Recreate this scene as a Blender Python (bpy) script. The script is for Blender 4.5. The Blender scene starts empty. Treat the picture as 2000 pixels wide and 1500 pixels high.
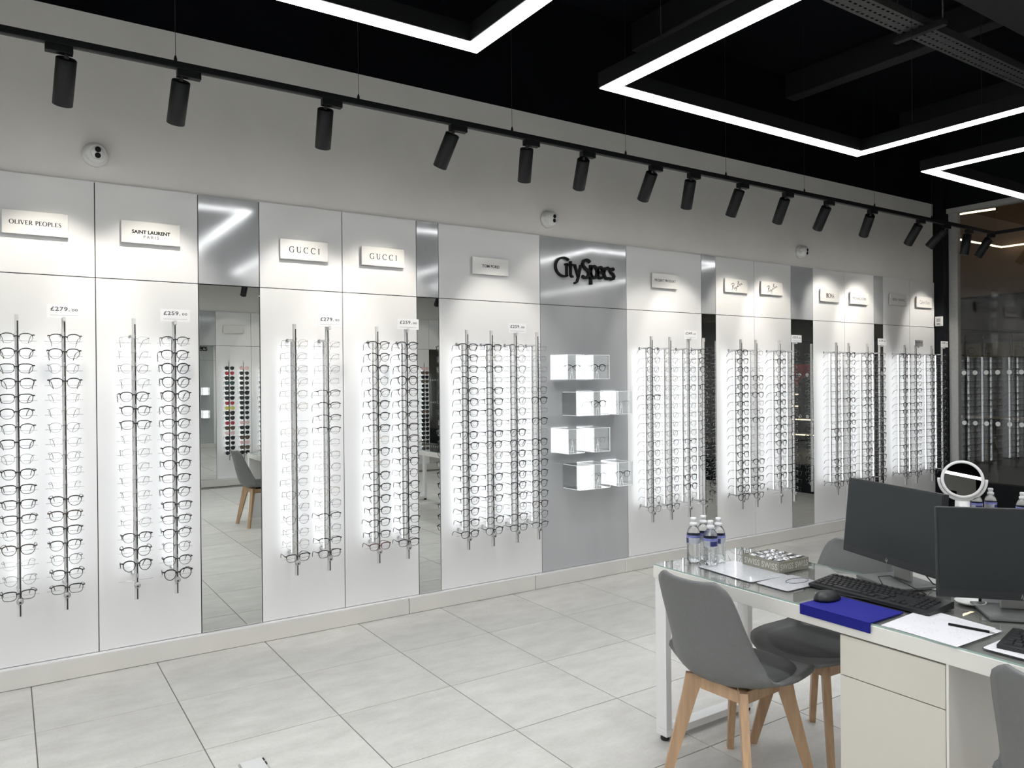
import bpy, bmesh, math, random
from mathutils import Vector, Matrix
random.seed(7)
sc = bpy.context.scene
PI = math.pi
C = sc.collection

# ------------------------------------------------------------------ camera
F_PX, CAM_H = 1495.0, 1.49
yaw, roll, pitch = math.radians(56.5), math.radians(0.5), math.atan(5 / F_PX)
f0 = Vector((math.cos(yaw), math.sin(yaw), 0)); r0 = Vector((math.sin(yaw), -math.cos(yaw), 0)); u0 = Vector((0, 0, 1))
fw = f0 * math.cos(pitch) - u0 * math.sin(pitch); up_ = u0 * math.cos(pitch) + f0 * math.sin(pitch)
rt = r0 * math.cos(roll) - up_ * math.sin(roll); up = up_ * math.cos(roll) + r0 * math.sin(roll)
cam = bpy.data.cameras.new('camera'); camo = bpy.data.objects.new('camera', cam); C.objects.link(camo)
m = Matrix((rt, up, -fw)).transposed().to_4x4(); m.translation = (0, 0, CAM_H); camo.matrix_world = m
cam.sensor_fit = 'HORIZONTAL'; cam.sensor_width = 36; cam.lens = 36 * F_PX / 2000; cam.clip_start = 0.02; cam.clip_end = 100
sc.camera = camo

# ------------------------------------------------------------------ world, exposure
w = bpy.data.worlds.new('world'); sc.world = w; w.use_nodes = True
w.node_tree.nodes['Background'].inputs[0].default_value = (0.5, 0.52, 0.56, 1)
w.node_tree.nodes['Background'].inputs[1].default_value = 0.0
sc.view_settings.view_transform = 'Standard'; sc.view_settings.look = 'None'
sc.view_settings.gamma = 1; sc.view_settings.use_curve_mapping = False
sc.view_settings.exposure = 0.5
sc.cycles.max_bounces = 7; sc.cycles.diffuse_bounces = 3; sc.cycles.glossy_bounces = 4
sc.cycles.transmission_bounces = 6; sc.cycles.transparent_max_bounces = 12
sc.cycles.caustics_reflective = False; sc.cycles.caustics_refractive = False
sc.cycles.sample_clamp_indirect = 4.0
sc.cycles.use_denoising = True; sc.cycles.use_light_tree = False
sc.cycles.use_adaptive_sampling = True; sc.cycles.adaptive_threshold = 0.03

# light levels
P_SPOT = 25.0         # watts of one track spotlight
E_FRAME = 9.8        # hanging linear frames
E_STRIP = 5.6        # light strips behind the display rods
E_CUBE = 2.2          # lit backs of the acrylic cubes
P_FRAME = 27.0        # watts of downlight of one hanging frame
WARM = (1.0, 0.945, 0.86)

# ------------------------------------------------------------------ materials
MATS = {}
def nodes_of(name):
    mt = bpy.data.materials.new(name); mt.use_nodes = True; MATS[name] = mt
    nt = mt.node_tree; nt.nodes.clear()
    out = nt.nodes.new('ShaderNodeOutputMaterial')
    return mt, nt, out
def link(nt, a, b): nt.links.new(a, b)
def pm(name, col, rough=0.5, metal=0.0, var=0.06, scale=30.0, bump=0.0, stretch=(1, 1, 1), emit=0.0, ecol=None, coat=0.0, rvar=0.0, spec=0.5, ior=1.5):
    """procedural principled material: noise drives colour, roughness and relief"""
    mt, nt, out = nodes_of(name)
    b = nt.nodes.new('ShaderNodeBsdfPrincipled'); link(nt, b.outputs[0], out.inputs[0])
    tc = nt.nodes.new('ShaderNodeTexCoord'); mp = nt.nodes.new('ShaderNodeMapping'); mp.inputs['Scale'].default_value = stretch
    link(nt, tc.outputs['Object'], mp.inputs[0])
    n = nt.nodes.new('ShaderNodeTexNoise'); n.inputs['Scale'].default_value = scale; n.inputs['Detail'].default_value = 3
    link(nt, mp.outputs[0], n.inputs['Vector'])
    r = nt.nodes.new('ShaderNodeValToRGB')
    lo = [max(0, c * (1 - var)) for c in col] + [1]; hi = [min(1, c * (1 + var)) for c in col] + [1]
    r.color_ramp.elements[0].position = 0.3; r.color_ramp.elements[1].position = 0.7
    r.color_ramp.elements[0].color = lo; r.color_ramp.elements[1].color = hi
    link(nt, n.outputs['Fac'], r.inputs[0]); link(nt, r.outputs[0], b.inputs['Base Color'])
    b.inputs['Roughness'].default_value = rough; b.inputs['Metallic'].default_value = metal
    b.inputs['Coat Weight'].default_value = coat; b.inputs['Coat Roughness'].default_value = 0.08
    b.inputs['Specular IOR Level'].default_value = spec; b.inputs['IOR'].default_value = ior
    if rvar:
        mr = nt.nodes.new('ShaderNodeMapRange'); mr.inputs['To Min'].default_value = rough - rvar; mr.inputs['To Max'].default_value = rough + rvar
        link(nt, n.outputs['Fac'], mr.inputs['Value']); link(nt, mr.outputs[0], b.inputs['Roughness'])
    if bump:
        bp = nt.nodes.new('ShaderNodeBump'); bp.inputs['Strength'].default_value = bump; bp.inputs['Distance'].default_value = 0.002
        link(nt, n.outputs['Fac'], bp.inputs['Height']); link(nt, bp.outputs[0], b.inputs['Normal'])
    if emit:
        b.inputs['Emission Color'].default_value = (*(ecol or col), 1); b.inputs['Emission Strength'].default_value = emit
    return mt
def glassy(name, tint=(1, 1, 1), f0v=0.04, rough=0.0, haze=0.0, hazecol=(1, 1, 1)):
    """thin clear sheet: Schlick mix of transparency and mirror reflection (haze adds a milky diffuse share)"""
    mt, nt, out = nodes_of(name)
    tr = nt.nodes.new('ShaderNodeBsdfTransparent'); tr.inputs[0].default_value = (*tint, 1)
    gl = nt.nodes.new('ShaderNodeBsdfGlossy'); gl.inputs['Roughness'].default_value = rough
    lw = nt.nodes.new('ShaderNodeLayerWeight'); lw.inputs['Blend'].default_value = 0.5
    pw = nt.nodes.new('ShaderNodeMath'); pw.operation = 'POWER'; pw.inputs[1].default_value = 5
    mu = nt.nodes.new('ShaderNodeMath'); mu.operation = 'MULTIPLY_ADD'; mu.inputs[1].default_value = 1 - f0v; mu.inputs[2].default_value = f0v
    link(nt, lw.outputs['Facing'], pw.inputs[0]); link(nt, pw.outputs[0], mu.inputs[0])
    mx = nt.nodes.new('ShaderNodeMixShader'); link(nt, mu.outputs[0], mx.inputs[0])
    link(nt, gl.outputs[0], mx.inputs[2])
    if haze:
        df = nt.nodes.new('ShaderNodeBsdfDiffuse'); df.inputs[0].default_value = (*hazecol, 1)
        m2 = nt.nodes.new('ShaderNodeMixShader'); m2.inputs[0].default_value = haze
        link(nt, tr.outputs[0], m2.inputs[1]); link(nt, df.outputs[0], m2.inputs[2]); link(nt, m2.outputs[0], mx.inputs[1])
    else:
        link(nt, tr.outputs[0], mx.inputs[1])
    link(nt, mx.outputs[0], out.inputs[0])
    return mt
def emitter(name, col, strength):
    mt, nt, out = nodes_of(name)
    e = nt.nodes.new('ShaderNodeEmission'); e.inputs[0].default_value = (*col, 1); e.inputs[1].default_value = strength
    link(nt, e.outputs[0], out.inputs[0]); return mt

pm('wall_paint', (0.80, 0.79, 0.755), 0.75, var=0.03, scale=3, bump=0.05)
pm('panel_white', (0.77, 0.77, 0.77), 0.34, var=0.01, scale=2, coat=0.12)
pm('plinth', (0.66, 0.645, 0.61), 0.5, var=0.03, scale=5)
pm('dark_gap', (0.02, 0.02, 0.025), 0.7)
pm('brushed_metal', (0.43, 0.445, 0.46), 0.085, metal=0.0, var=0.02, scale=5, stretch=(2.5, 2.5, 0.5), rvar=0.025, bump=0.04, ior=2.25)
pm('mirror', (0.72, 0.74, 0.72), 0.0, metal=1.0, var=0.0)
pm('black_ceiling', (0.0025, 0.003, 0.005), 0.9, var=0.3, scale=2, spec=0.1)
pm('wire_dark', (0.03, 0.03, 0.03), 0.6, spec=0.2)
pm('profile_black', (0.006, 0.0065, 0.007), 0.6, spec=0.2)
pm('black_duct', (0.006, 0.0065, 0.0075), 0.7, var=0.3, scale=6)
pm('tray_steel', (0.06, 0.062, 0.062), 0.5, metal=0.4, var=0.25, scale=50)
pm('column_black', (0.004, 0.005, 0.0065), 0.5, spec=0.2)
pm('jamb_grey', (0.42, 0.42, 0.41), 0.55)
pm('black_metal', (0.0085, 0.0095, 0.0105), 0.45, var=0.15, scale=60, spec=0.3)
pm('black_metal_soft', (0.045, 0.047, 0.05), 0.5, var=0.1)
pm('chrome', (0.75, 0.76, 0.77), 0.16, metal=1.0, var=0.04)
pm('aluminium', (0.66, 0.66, 0.655), 0.36, metal=0.2, var=0.05, stretch=(8, 8, 0.3))
pm('slot_black', (0.025, 0.025, 0.027), 0.4)
pm('plastic_white', (0.82, 0.82, 0.81), 0.35, var=0.02)
pm('sign_white', (0.74, 0.73, 0.71), 0.16, var=0.01, coat=0.5)
pm('card_white', (0.86, 0.86, 0.88), 0.5, var=0.01)
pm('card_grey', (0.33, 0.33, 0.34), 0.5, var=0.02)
pm('ink_black', (0.004, 0.0045, 0.005), 0.5, spec=0.2)
pm('ink_grey', (0.09, 0.09, 0.095), 0.6)
pm('ink_light', (0.45, 0.45, 0.46), 0.6)
pm('acetate_black', (0.012, 0.012, 0.014), 0.22, var=0.1, coat=0.3)
pm('acetate_tortoise', (0.045, 0.026, 0.018), 0.22, var=0.6, scale=160, coat=0.3)
pm('acetate_red', (0.10, 0.02, 0.022), 0.22, var=0.3, scale=120)
pm('wire_gunmetal', (0.11, 0.11, 0.115), 0.32, metal=0.8)
pm('wire_silver', (0.22, 0.22, 0.225), 0.3, metal=0.4)
pm('wire_gold', (0.30, 0.23, 0.17), 0.3, metal=0.4)
pm('crystal_frame', (0.42, 0.37, 0.35), 0.2, var=0.05)
glassy('clear_lens', (0.985, 0.99, 0.985), 0.05)
glassy('acrylic', (0.975, 0.98, 0.98), 0.045)
glassy('acrylic_milky', (0.97, 0.98, 0.98), 0.05, haze=0.45, hazecol=(0.9, 0.9, 0.9))
pm('acrylic_edge_glow', (0.86, 0.88, 0.88), 0.2, var=0.02, emit=0.45)  # pale colour and faint emission stand in for light caught by the acrylic
glassy('window_glass', (0.90, 0.91, 0.91), 0.075)
glassy('table_glass', (0.965, 0.975, 0.972), 0.27)
pm('glass_edge', (0.34, 0.47, 0.43), 0.15, var=0.05)
pm('dot_film', (0.72, 0.72, 0.70), 0.6)
pm('desk_white', (0.78, 0.765, 0.725), 0.42, var=0.012, scale=4)
pm('desk_leg_white', (0.82, 0.825, 0.83), 0.38, var=0.01)
pm('drawer_cream', (0.63, 0.605, 0.54), 0.45, var=0.012, scale=3)
pm('chair_grey', (0.145, 0.15, 0.15), 0.5, var=0.04, scale=60, bump=0.04)
pm('chair_pad', (0.10, 0.105, 0.105), 0.55, var=0.08, scale=140, bump=0.12)
pm('beech', (0.50, 0.33, 0.20), 0.45, var=0.14, scale=9, stretch=(6, 6, 0.5), bump=0.05)
pm('monitor_plastic', (0.016, 0.017, 0.019), 0.4, var=0.1)
pm('monitor_screen', (0.022, 0.027, 0.028), 0.3, var=0.05, scale=3, spec=0.3)
pm('silver_plastic', (0.46, 0.46, 0.45), 0.35, metal=0.5, var=0.03)
pm('base_grey', (0.16, 0.165, 0.165), 0.4, metal=0.3, var=0.06)
pm('keyboard_black', (0.013, 0.0135, 0.015), 0.42, var=0.1)
pm('key_black', (0.020, 0.0205, 0.022), 0.32, var=0.15, scale=200)
pm('rubber', (0.012, 0.012, 0.013), 0.7)
pm('pad_blue', (0.008, 0.010, 0.20), 0.7, var=0.06, scale=200, bump=0.05, spec=0.25)
pm('cap_white', (0.78, 0.79, 0.80), 0.35)
pm('label_blue', (0.20, 0.22, 0.55), 0.4, var=0.3, scale=70)
glassy('label_white', (0.9, 0.92, 0.98), 0.05, haze=0.45, hazecol=(0.75, 0.78, 0.86))
pm('label_navy', (0.02, 0.025, 0.13), 0.4)
pm('box_olive', (0.27, 0.262, 0.215), 0.5, var=0.04)
pm('box_print', (0.62, 0.61, 0.55), 0.5, var=0.02)
pm('foil_silver', (0.42, 0.42, 0.43), 0.22, metal=0.6, var=0.25, scale=90, bump=0.3)
pm('camera_dome_white', (0.74, 0.74, 0.73), 0.4, var=0.02)
pm('camera_face', (0.80, 0.80, 0.80), 0.3, var=0.01)
pm('mall_brown', (0.10, 0.072, 0.052), 0.8, var=0.1, scale=2)
pm('mall_dark', (0.018, 0.018, 0.018), 0.5, var=0.2, scale=2)
pm('mall_grey', (0.05, 0.05, 0.048), 0.6, var=0.1, scale=2)
pm('mall_olive', (0.15, 0.14, 0.06), 0.7, var=0.15, scale=4)
pm('mall_red', (0.62, 0.035, 0.035), 0.6, var=0.3, scale=6)
pm('mall_shelf', (0.65, 0.62, 0.55), 0.5)
pm('garment_dark', (0.03, 0.032, 0.04), 0.9, var=0.5, scale=9)
pm('hanger_wood', (0.22, 0.2, 0.16), 0.5)
pm('floor_grout', (0.20, 0.19, 0.175), 0.8, var=0.1, scale=60)
emitter('led_frame', (0.97, 0.99, 1.0), E_FRAME)
emitter('led_strip', (0.93, 0.97, 1.0), E_STRIP)
emitter('led_cube', (0.96, 0.99, 1.0), E_CUBE)
emitter('spot_lens', WARM, 14.0)
emitter('mall_led', (1.0, 0.74, 0.42), 5.0)
emitter('mall_lamp', (1.0, 0.62, 0.25), 3.5)

def floor_material():
    mt, nt, out = nodes_of('floor_tile')
    b = nt.nodes.new('ShaderNodeBsdfPrincipled'); link(nt, b.outputs[0], out.inputs[0])
    oi = nt.nodes.new('ShaderNodeObjectInfo'); tc = nt.nodes.new('ShaderNodeTexCoord')
    ad = nt.nodes.new('ShaderNodeVectorMath'); ad.operation = 'MULTIPLY_ADD'
    cb = nt.nodes.new('ShaderNodeCombineXYZ'); link(nt, oi.outputs['Random'], cb.inputs[0]); link(nt, oi.outputs['Random'], cb.inputs[1])
    ad.inputs[1].default_value = (37, 91, 0); link(nt, cb.outputs[0], ad.inputs[0]); link(nt, tc.outputs['Object'], ad.inputs[2])
    n1 = nt.nodes.new('ShaderNodeTexNoise'); n1.inputs['Scale'].default_value = 4.5; n1.inputs['Detail'].default_value = 8; n1.inputs['Roughness'].default_value = 0.62
    n2 = nt.nodes.new('ShaderNodeTexNoise'); n2.inputs['Scale'].default_value = 70; n2.inputs['Detail'].default_value = 3
    mp = nt.nodes.new('ShaderNodeMapping'); mp.inputs['Scale'].default_value = (1, 2.2, 1); link(nt, ad.outputs[0], mp.inputs[0])
    link(nt, mp.outputs[0], n1.inputs['Vector']); link(nt, ad.outputs[0], n2.inputs['Vector'])
    mx = nt.nodes.new('ShaderNodeMath'); mx.operation = 'MULTIPLY_ADD'; mx.inputs[1].default_value = 0.3; link(nt, n2.outputs['Fac'], mx.inputs[0]); link(nt, n1.outputs['Fac'], mx.inputs[2])
    r = nt.nodes.new('ShaderNodeValToRGB'); link(nt, mx.outputs[0], r.inputs[0])
    r.color_ramp.elements[0].position = 0.42; r.color_ramp.elements[0].color = (0.50, 0.49, 0.46, 1)
    r.color_ramp.elements[1].position = 0.86; r.color_ramp.elements[1].color = (0.65, 0.64, 0.61, 1)
    hs = nt.nodes.new('ShaderNodeHueSaturation'); link(nt, r.outputs[0], hs.inputs['Color'])
    mr = nt.nodes.new('ShaderNodeMapRange'); mr.inputs['To Min'].default_value = 0.95; mr.inputs['To Max'].default_value = 1.05
    link(nt, oi.outputs['Random'], mr.inputs['Value']); link(nt, mr.outputs[0], hs.inputs['Value']); link(nt, hs.outputs[0], b.inputs['Base Color'])
    rr = nt.nodes.new('ShaderNodeMapRange'); rr.inputs['To Min'].default_value = 0.30; rr.inputs['To Max'].default_value = 0.48
    link(nt, n1.outputs['Fac'], rr.inputs['Value']); link(nt, rr.outputs[0], b.inputs['Roughness'])
    bp = nt.nodes.new('ShaderNodeBump'); bp.inputs['Strength'].default_value = 0.06; bp.inputs['Distance'].default_value = 0.002
    link(nt, mx.outputs[0], bp.inputs['Height']); link(nt, bp.outputs[0], b.inputs['Normal'])
floor_material()

def paper_material(name, base, inkc, rows, density, rough=0.5, coat=0.0):
    """sheet with faint broken lines of print"""
    mt, nt, out = nodes_of(name)
    b = nt.nodes.new('ShaderNodeBsdfPrincipled'); link(nt, b.outputs[0], out.inputs[0])
    b.inputs['Roughness'].default_value = rough; b.inputs['Coat Weight'].default_value = coat; b.inputs['Coat Roughness'].default_value = 0.05
    tc = nt.nodes.new('ShaderNodeTexCoord')
    wv = nt.nodes.new('ShaderNodeTexWave'); wv.bands_direction = 'Y'; wv.inputs['Scale'].default_value = rows; link(nt, tc.outputs['Object'], wv.inputs['Vector'])
    mp = nt.nodes.new('ShaderNodeMapping'); mp.inputs['Scale'].default_value = (60, rows * 1.2, 1); link(nt, tc.outputs['Object'], mp.inputs[0])
    n = nt.nodes.new('ShaderNodeTexNoise'); n.inputs['Scale'].default_value = 2.0; link(nt, mp.outputs[0], n.inputs['Vector'])
    n2 = nt.nodes.new('ShaderNodeTexNoise'); n2.inputs['Scale'].default_value = 14; link(nt, tc.outputs['Object'], n2.inputs['Vector'])
    def gt(sock, v):
        g = nt.nodes.new('ShaderNodeMath'); g.operation = 'GREATER_THAN'; g.inputs[1].default_value = v; link(nt, sock, g.inputs[0]); return g.outputs[0]
    m1 = nt.nodes.new('ShaderNodeMath'); m1.operation = 'MULTIPLY'; link(nt, gt(wv.outputs['Fac'], 0.6), m1.inputs[0]); link(nt, gt(n.outputs['Fac'], 0.5), m1.inputs[1])
    m2 = nt.nodes.new('ShaderNodeMath'); m2.operation = 'MULTIPLY'; link(nt, m1.outputs[0], m2.inputs[0]); link(nt, gt(n2.outputs['Fac'], 1 - density), m2.inputs[1])
    mx = nt.nodes.new('ShaderNodeMix'); mx.data_type = 'RGBA'; mx.inputs[6].default_value = (*base, 1); mx.inputs[7].default_value = (*inkc, 1)
    link(nt, m2.outputs[0], mx.inputs[0]); link(nt, mx.outputs[2], b.inputs['Base Color'])
paper_material('paper_print', (0.68, 0.68, 0.71), (0.58, 0.58, 0.61), 42, 0.5)
paper_material('laminated_print', (0.54, 0.55, 0.58), (0.44, 0.46, 0.52), 40, 0.55, 0.2, 0.9)

def water_material():
    mt, nt, out = nodes_of('water_bottle_clear')
    g = nt.nodes.new('ShaderNodeBsdfGlass'); g.inputs['IOR'].default_value = 1.33; g.inputs['Roughness'].default_value = 0.0
    g.inputs[0].default_value = (0.97, 0.98, 0.99, 1)
    tr = nt.nodes.new('ShaderNodeBsdfTransparent'); mx = nt.nodes.new('ShaderNodeMixShader'); mx.inputs[0].default_value = 0.85
    link(nt, tr.outputs[0], mx.inputs[1]); link(nt, g.outputs[0], mx.inputs[2]); link(nt, mx.outputs[0], out.inputs[0])
water_material()

# ------------------------------------------------------------------ mesh helpers
class MB:
    def __init__(s): s.v = []; s.f = []; s.m = []; s.sm = []
    def add(s, verts, faces, mi=0, smooth=False):
        o = len(s.v); s.v += [tuple(p) for p in verts]
        for f in faces: s.f.append(tuple(i + o for i in f)); s.m.append(mi); s.sm.append(smooth)
        return s
    def box(s, x0, x1, y0, y1, z0, z1, mi=0):
        return s.add([(x0,y0,z0),(x1,y0,z0),(x1,y1,z0),(x0,y1,z0),(x0,y0,z1),(x1,y0,z1),(x1,y1,z1),(x0,y1,z1)],
            [(0,3,2,1),(4,5,6,7),(0,1,5,4),(1,2,6,5),(2,3,7,6),(3,0,4,7)], mi)
    def cbox(s, x0, x1, y0, y1, z0, z1, c=0.004, mi=0):
        """box with chamfered edges"""
        bm = bmesh.new(); bmesh.ops.create_cube(bm, size=1)
        for v in bm.verts: v.co = Vector(((x0+x1)/2 + v.co.x*(x1-x0), (y0+y1)/2 + v.co.y*(y1-y0), (z0+z1)/2 + v.co.z*(z1-z0)))
        bmesh.ops.bevel(bm, geom=bm.edges[:], offset=min(c, 0.45*min(x1-x0, y1-y0, z1-z0)), segments=2, affect='EDGES', profile=0.6)
        bm.normal_update(); bm.verts.index_update()
        s.add([v.co[:] for v in bm.verts], [[v.index for v in f.verts] for f in bm.faces], mi); bm.free(); return s
    def prism(s, pts, z0, z1, mi=0):
        """extrude an XY polygon (counter-clockwise) from z0 to z1"""
        n = len(pts)
        return s.add([(x, y, z0) for x, y in pts] + [(x, y, z1) for x, y in pts],
            [tuple(range(n))[::-1], tuple(range(n, 2*n))] + [(i, (i+1) % n, n+(i+1) % n, n+i) for i in range(n)], mi)
    def tube(s, pts, r, n=8, mi=0, cap=True, closed=False, smooth=True, flat=1.0):
        pts = [Vector(p) for p in pts]; k = len(pts); rs = r if isinstance(r, (list, tuple)) else [r]*k
        vs = []; prev = None
        for i, p in enumerate(pts):
            if closed: t = pts[(i+1) % k] - pts[i-1]
            else: t = pts[min(i+1, k-1)] - pts[max(i-1, 0)]
            t.normalize()
            a = prev if prev is not None else (Vector((0,0,1)) if abs(t.z) < 0.9 else Vector((1,0,0)))
            b = t.cross(a).normalized(); a = b.cross(t).normalized(); prev = a
            for j in range(n):
                an = 2*PI*j/n + PI/n
                vs.append(p + (a*math.cos(an)*flat + b*math.sin(an)) * rs[i])
        fs = []
        for i in range(k if closed else k-1):
            for j in range(n):
                i2 = (i+1) % k; fs.append((i*n+j, i*n+(j+1) % n, i2*n+(j+1) % n, i2*n+j))
        s.add(vs, fs, mi, smooth)
        if cap and not closed:
            o = len(s.v) - len(vs)
            s.f += [tuple(o+j for j in range(n))[::-1], tuple(o+(k-1)*n+j for j in range(n))]; s.m += [mi, mi]; s.sm += [False, False]
        return s
    def lathe(s, prof, n=24, mi=0, cx=0, cy=0, smooth=True, cap=True):
        """prof: list of (r, z) around a vertical axis"""
        vs = []
        for r, z in prof:
            for j in range(n): vs.append((cx + r*math.cos(2*PI*j/n), cy + r*math.sin(2*PI*j/n), z))
        fs = [(i*n+j, i*n+(j+1) % n, (i+1)*n+(j+1) % n, (i+1)*n+j) for i in range(len(prof)-1) for j in range(n)]
        s.add(vs, fs, mi, smooth); o = len(s.v) - len(vs)
        if cap and prof[0][0] > 1e-5: s.f.append(tuple(o+j for j in range(n))[::-1]); s.m.append(mi); s.sm.append(False)
        if cap and prof[-1][0] > 1e-5: s.f.append(tuple(o+(len(prof)-1)*n+j for j in range(n))); s.m.append(mi); s.sm.append(False)
        return s
    def xf(s, M, start=0):
        for i in range(start, len(s.v)): s.v[i] = tuple(M @ Vector(s.v[i]))
        return s
    def join(s, o, M=None, mi=None):
        return s.addm(o.v if M is None else [tuple(M @ Vector(p)) for p in o.v], o.f, o.m if mi is None else [mi]*len(o.f), o.sm)
    def addm(s, verts, faces, ms, sms):
        o = len(s.v); s.v += verts
        for f, a, b in zip(faces, ms, sms): s.f.append(tuple(i+o for i in f)); s.m.append(a); s.sm.append(b)
        return s
    def mesh(s, name, mats):
        me = bpy.data.meshes.new(name); me.from_pydata(s.v, [], s.f)
        for mt in (mats if isinstance(mats, (list, tuple)) else [mats]): me.materials.append(MATS[mt])
        me.polygons.foreach_set('material_index', s.m); me.polygons.foreach_set('use_smooth', s.sm)
        me.update(); return me
def obj(name, me, parent=None, loc=None, rot=None):
    o = bpy.data.objects.new(name, me); C.objects.link(o)
    if parent is not None: o.parent = parent
    if loc is not None: o.location = loc
    if rot is not None: o.rotation_euler = rot
    return o
def part(name, mb, mats, parent, **k): return obj(name, mb.mesh(name, mats), parent, **k)
def thing(name, label, cat, loc=(0,0,0), rotz=0.0, group=None):
    o = bpy.data.objects.new(name, None); C.objects.link(o); o.empty_display_size = 0.05
    o.location = loc; o.rotation_euler = (0, 0, rotz); tag(o, label, cat, group); return o
def tag(o, label=None, cat=None, group=None, kind=None):
    if label: o['label'] = label
    if cat: o['category'] = cat
    if group: o['group'] = group
    if kind: o['kind'] = kind
    return o
def struct(name, mb, mats, label=None, cat=None):
    o = part(name, mb, mats, None); tag(o, label, cat, kind='structure'); return o
ORD = ['first','second','third','fourth','fifth','sixth','seventh','eighth','ninth','tenth','eleventh','twelfth','thirteenth','fourteenth','fifteenth','sixteenth','seventeenth','eighteenth','nineteenth','twentieth','twenty-first','twenty-second','twenty-third','twenty-fourth','twenty-fifth','twenty-sixth','twenty-seventh','twenty-eighth']

# ------------------------------------------------------------------ lettering (built first, flat meshes in the XZ plane facing -Y)
def text_mb(s, size=1.0, bold=0.0, space=1.0, depth=0.0, shear=0.0):
    cu = bpy.data.curves.new('t', 'FONT'); cu.body = s; cu.size = size; cu.offset = bold; cu.space_character = space
    cu.extrude = depth; cu.shear = shear; cu.align_x = 'CENTER'; cu.resolution_u = 3
    o = bpy.data.objects.new('t', cu); C.objects.link(o)
    dg = bpy.context.evaluated_depsgraph_get(); me = bpy.data.meshes.new_from_object(o.evaluated_get(dg))
    mb = MB(); mb.add([(v.co.x, -v.co.z, v.co.y) for v in me.vertices], [tuple(p.vertices) for p in me.polygons])
    C.objects.unlink(o); bpy.data.objects.remove(o); bpy.data.curves.remove(cu); bpy.data.meshes.remove(me)
    return mb
def fit(mb, width, cx=0, cz=0, y=0, height=None):
    xs = [p[0] for p in mb.v]; zs = [p[2] for p in mb.v]
    k = width / (max(xs)-min(xs)); kz = k if height is None else height / (max(zs)-min(zs))
    mx, mz = (max(xs)+min(xs))/2, (max(zs)+min(zs))/2
    mb.v = [((p[0]-mx)*k + cx, p[1] + y, (p[2]-mz)*kz + cz) for p in mb.v]; return mb
def ribbon(mb, pts, w):
    """flat stroke in XZ; w number or list"""
    k = len(pts); ws = w if isinstance(w, (list, tuple)) else [w]*k; vs = []
    for i, (x, z) in enumerate(pts):
        a = pts[max(i-1, 0)]; b = pts[min(i+1, k-1)]; dx, dz = b[0]-a[0], b[1]-a[1]; l = math.hypot(dx, dz) or 1
        nx, nz = -dz/l*ws[i]/2, dx/l*ws[i]/2; vs += [(x+nx, 0, z+nz), (x-nx, 0, z-nz)]
    return mb.add(vs, [(2*i, 2*i+1, 2*i+3, 2*i+2) for i in range(k-1)])
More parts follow.
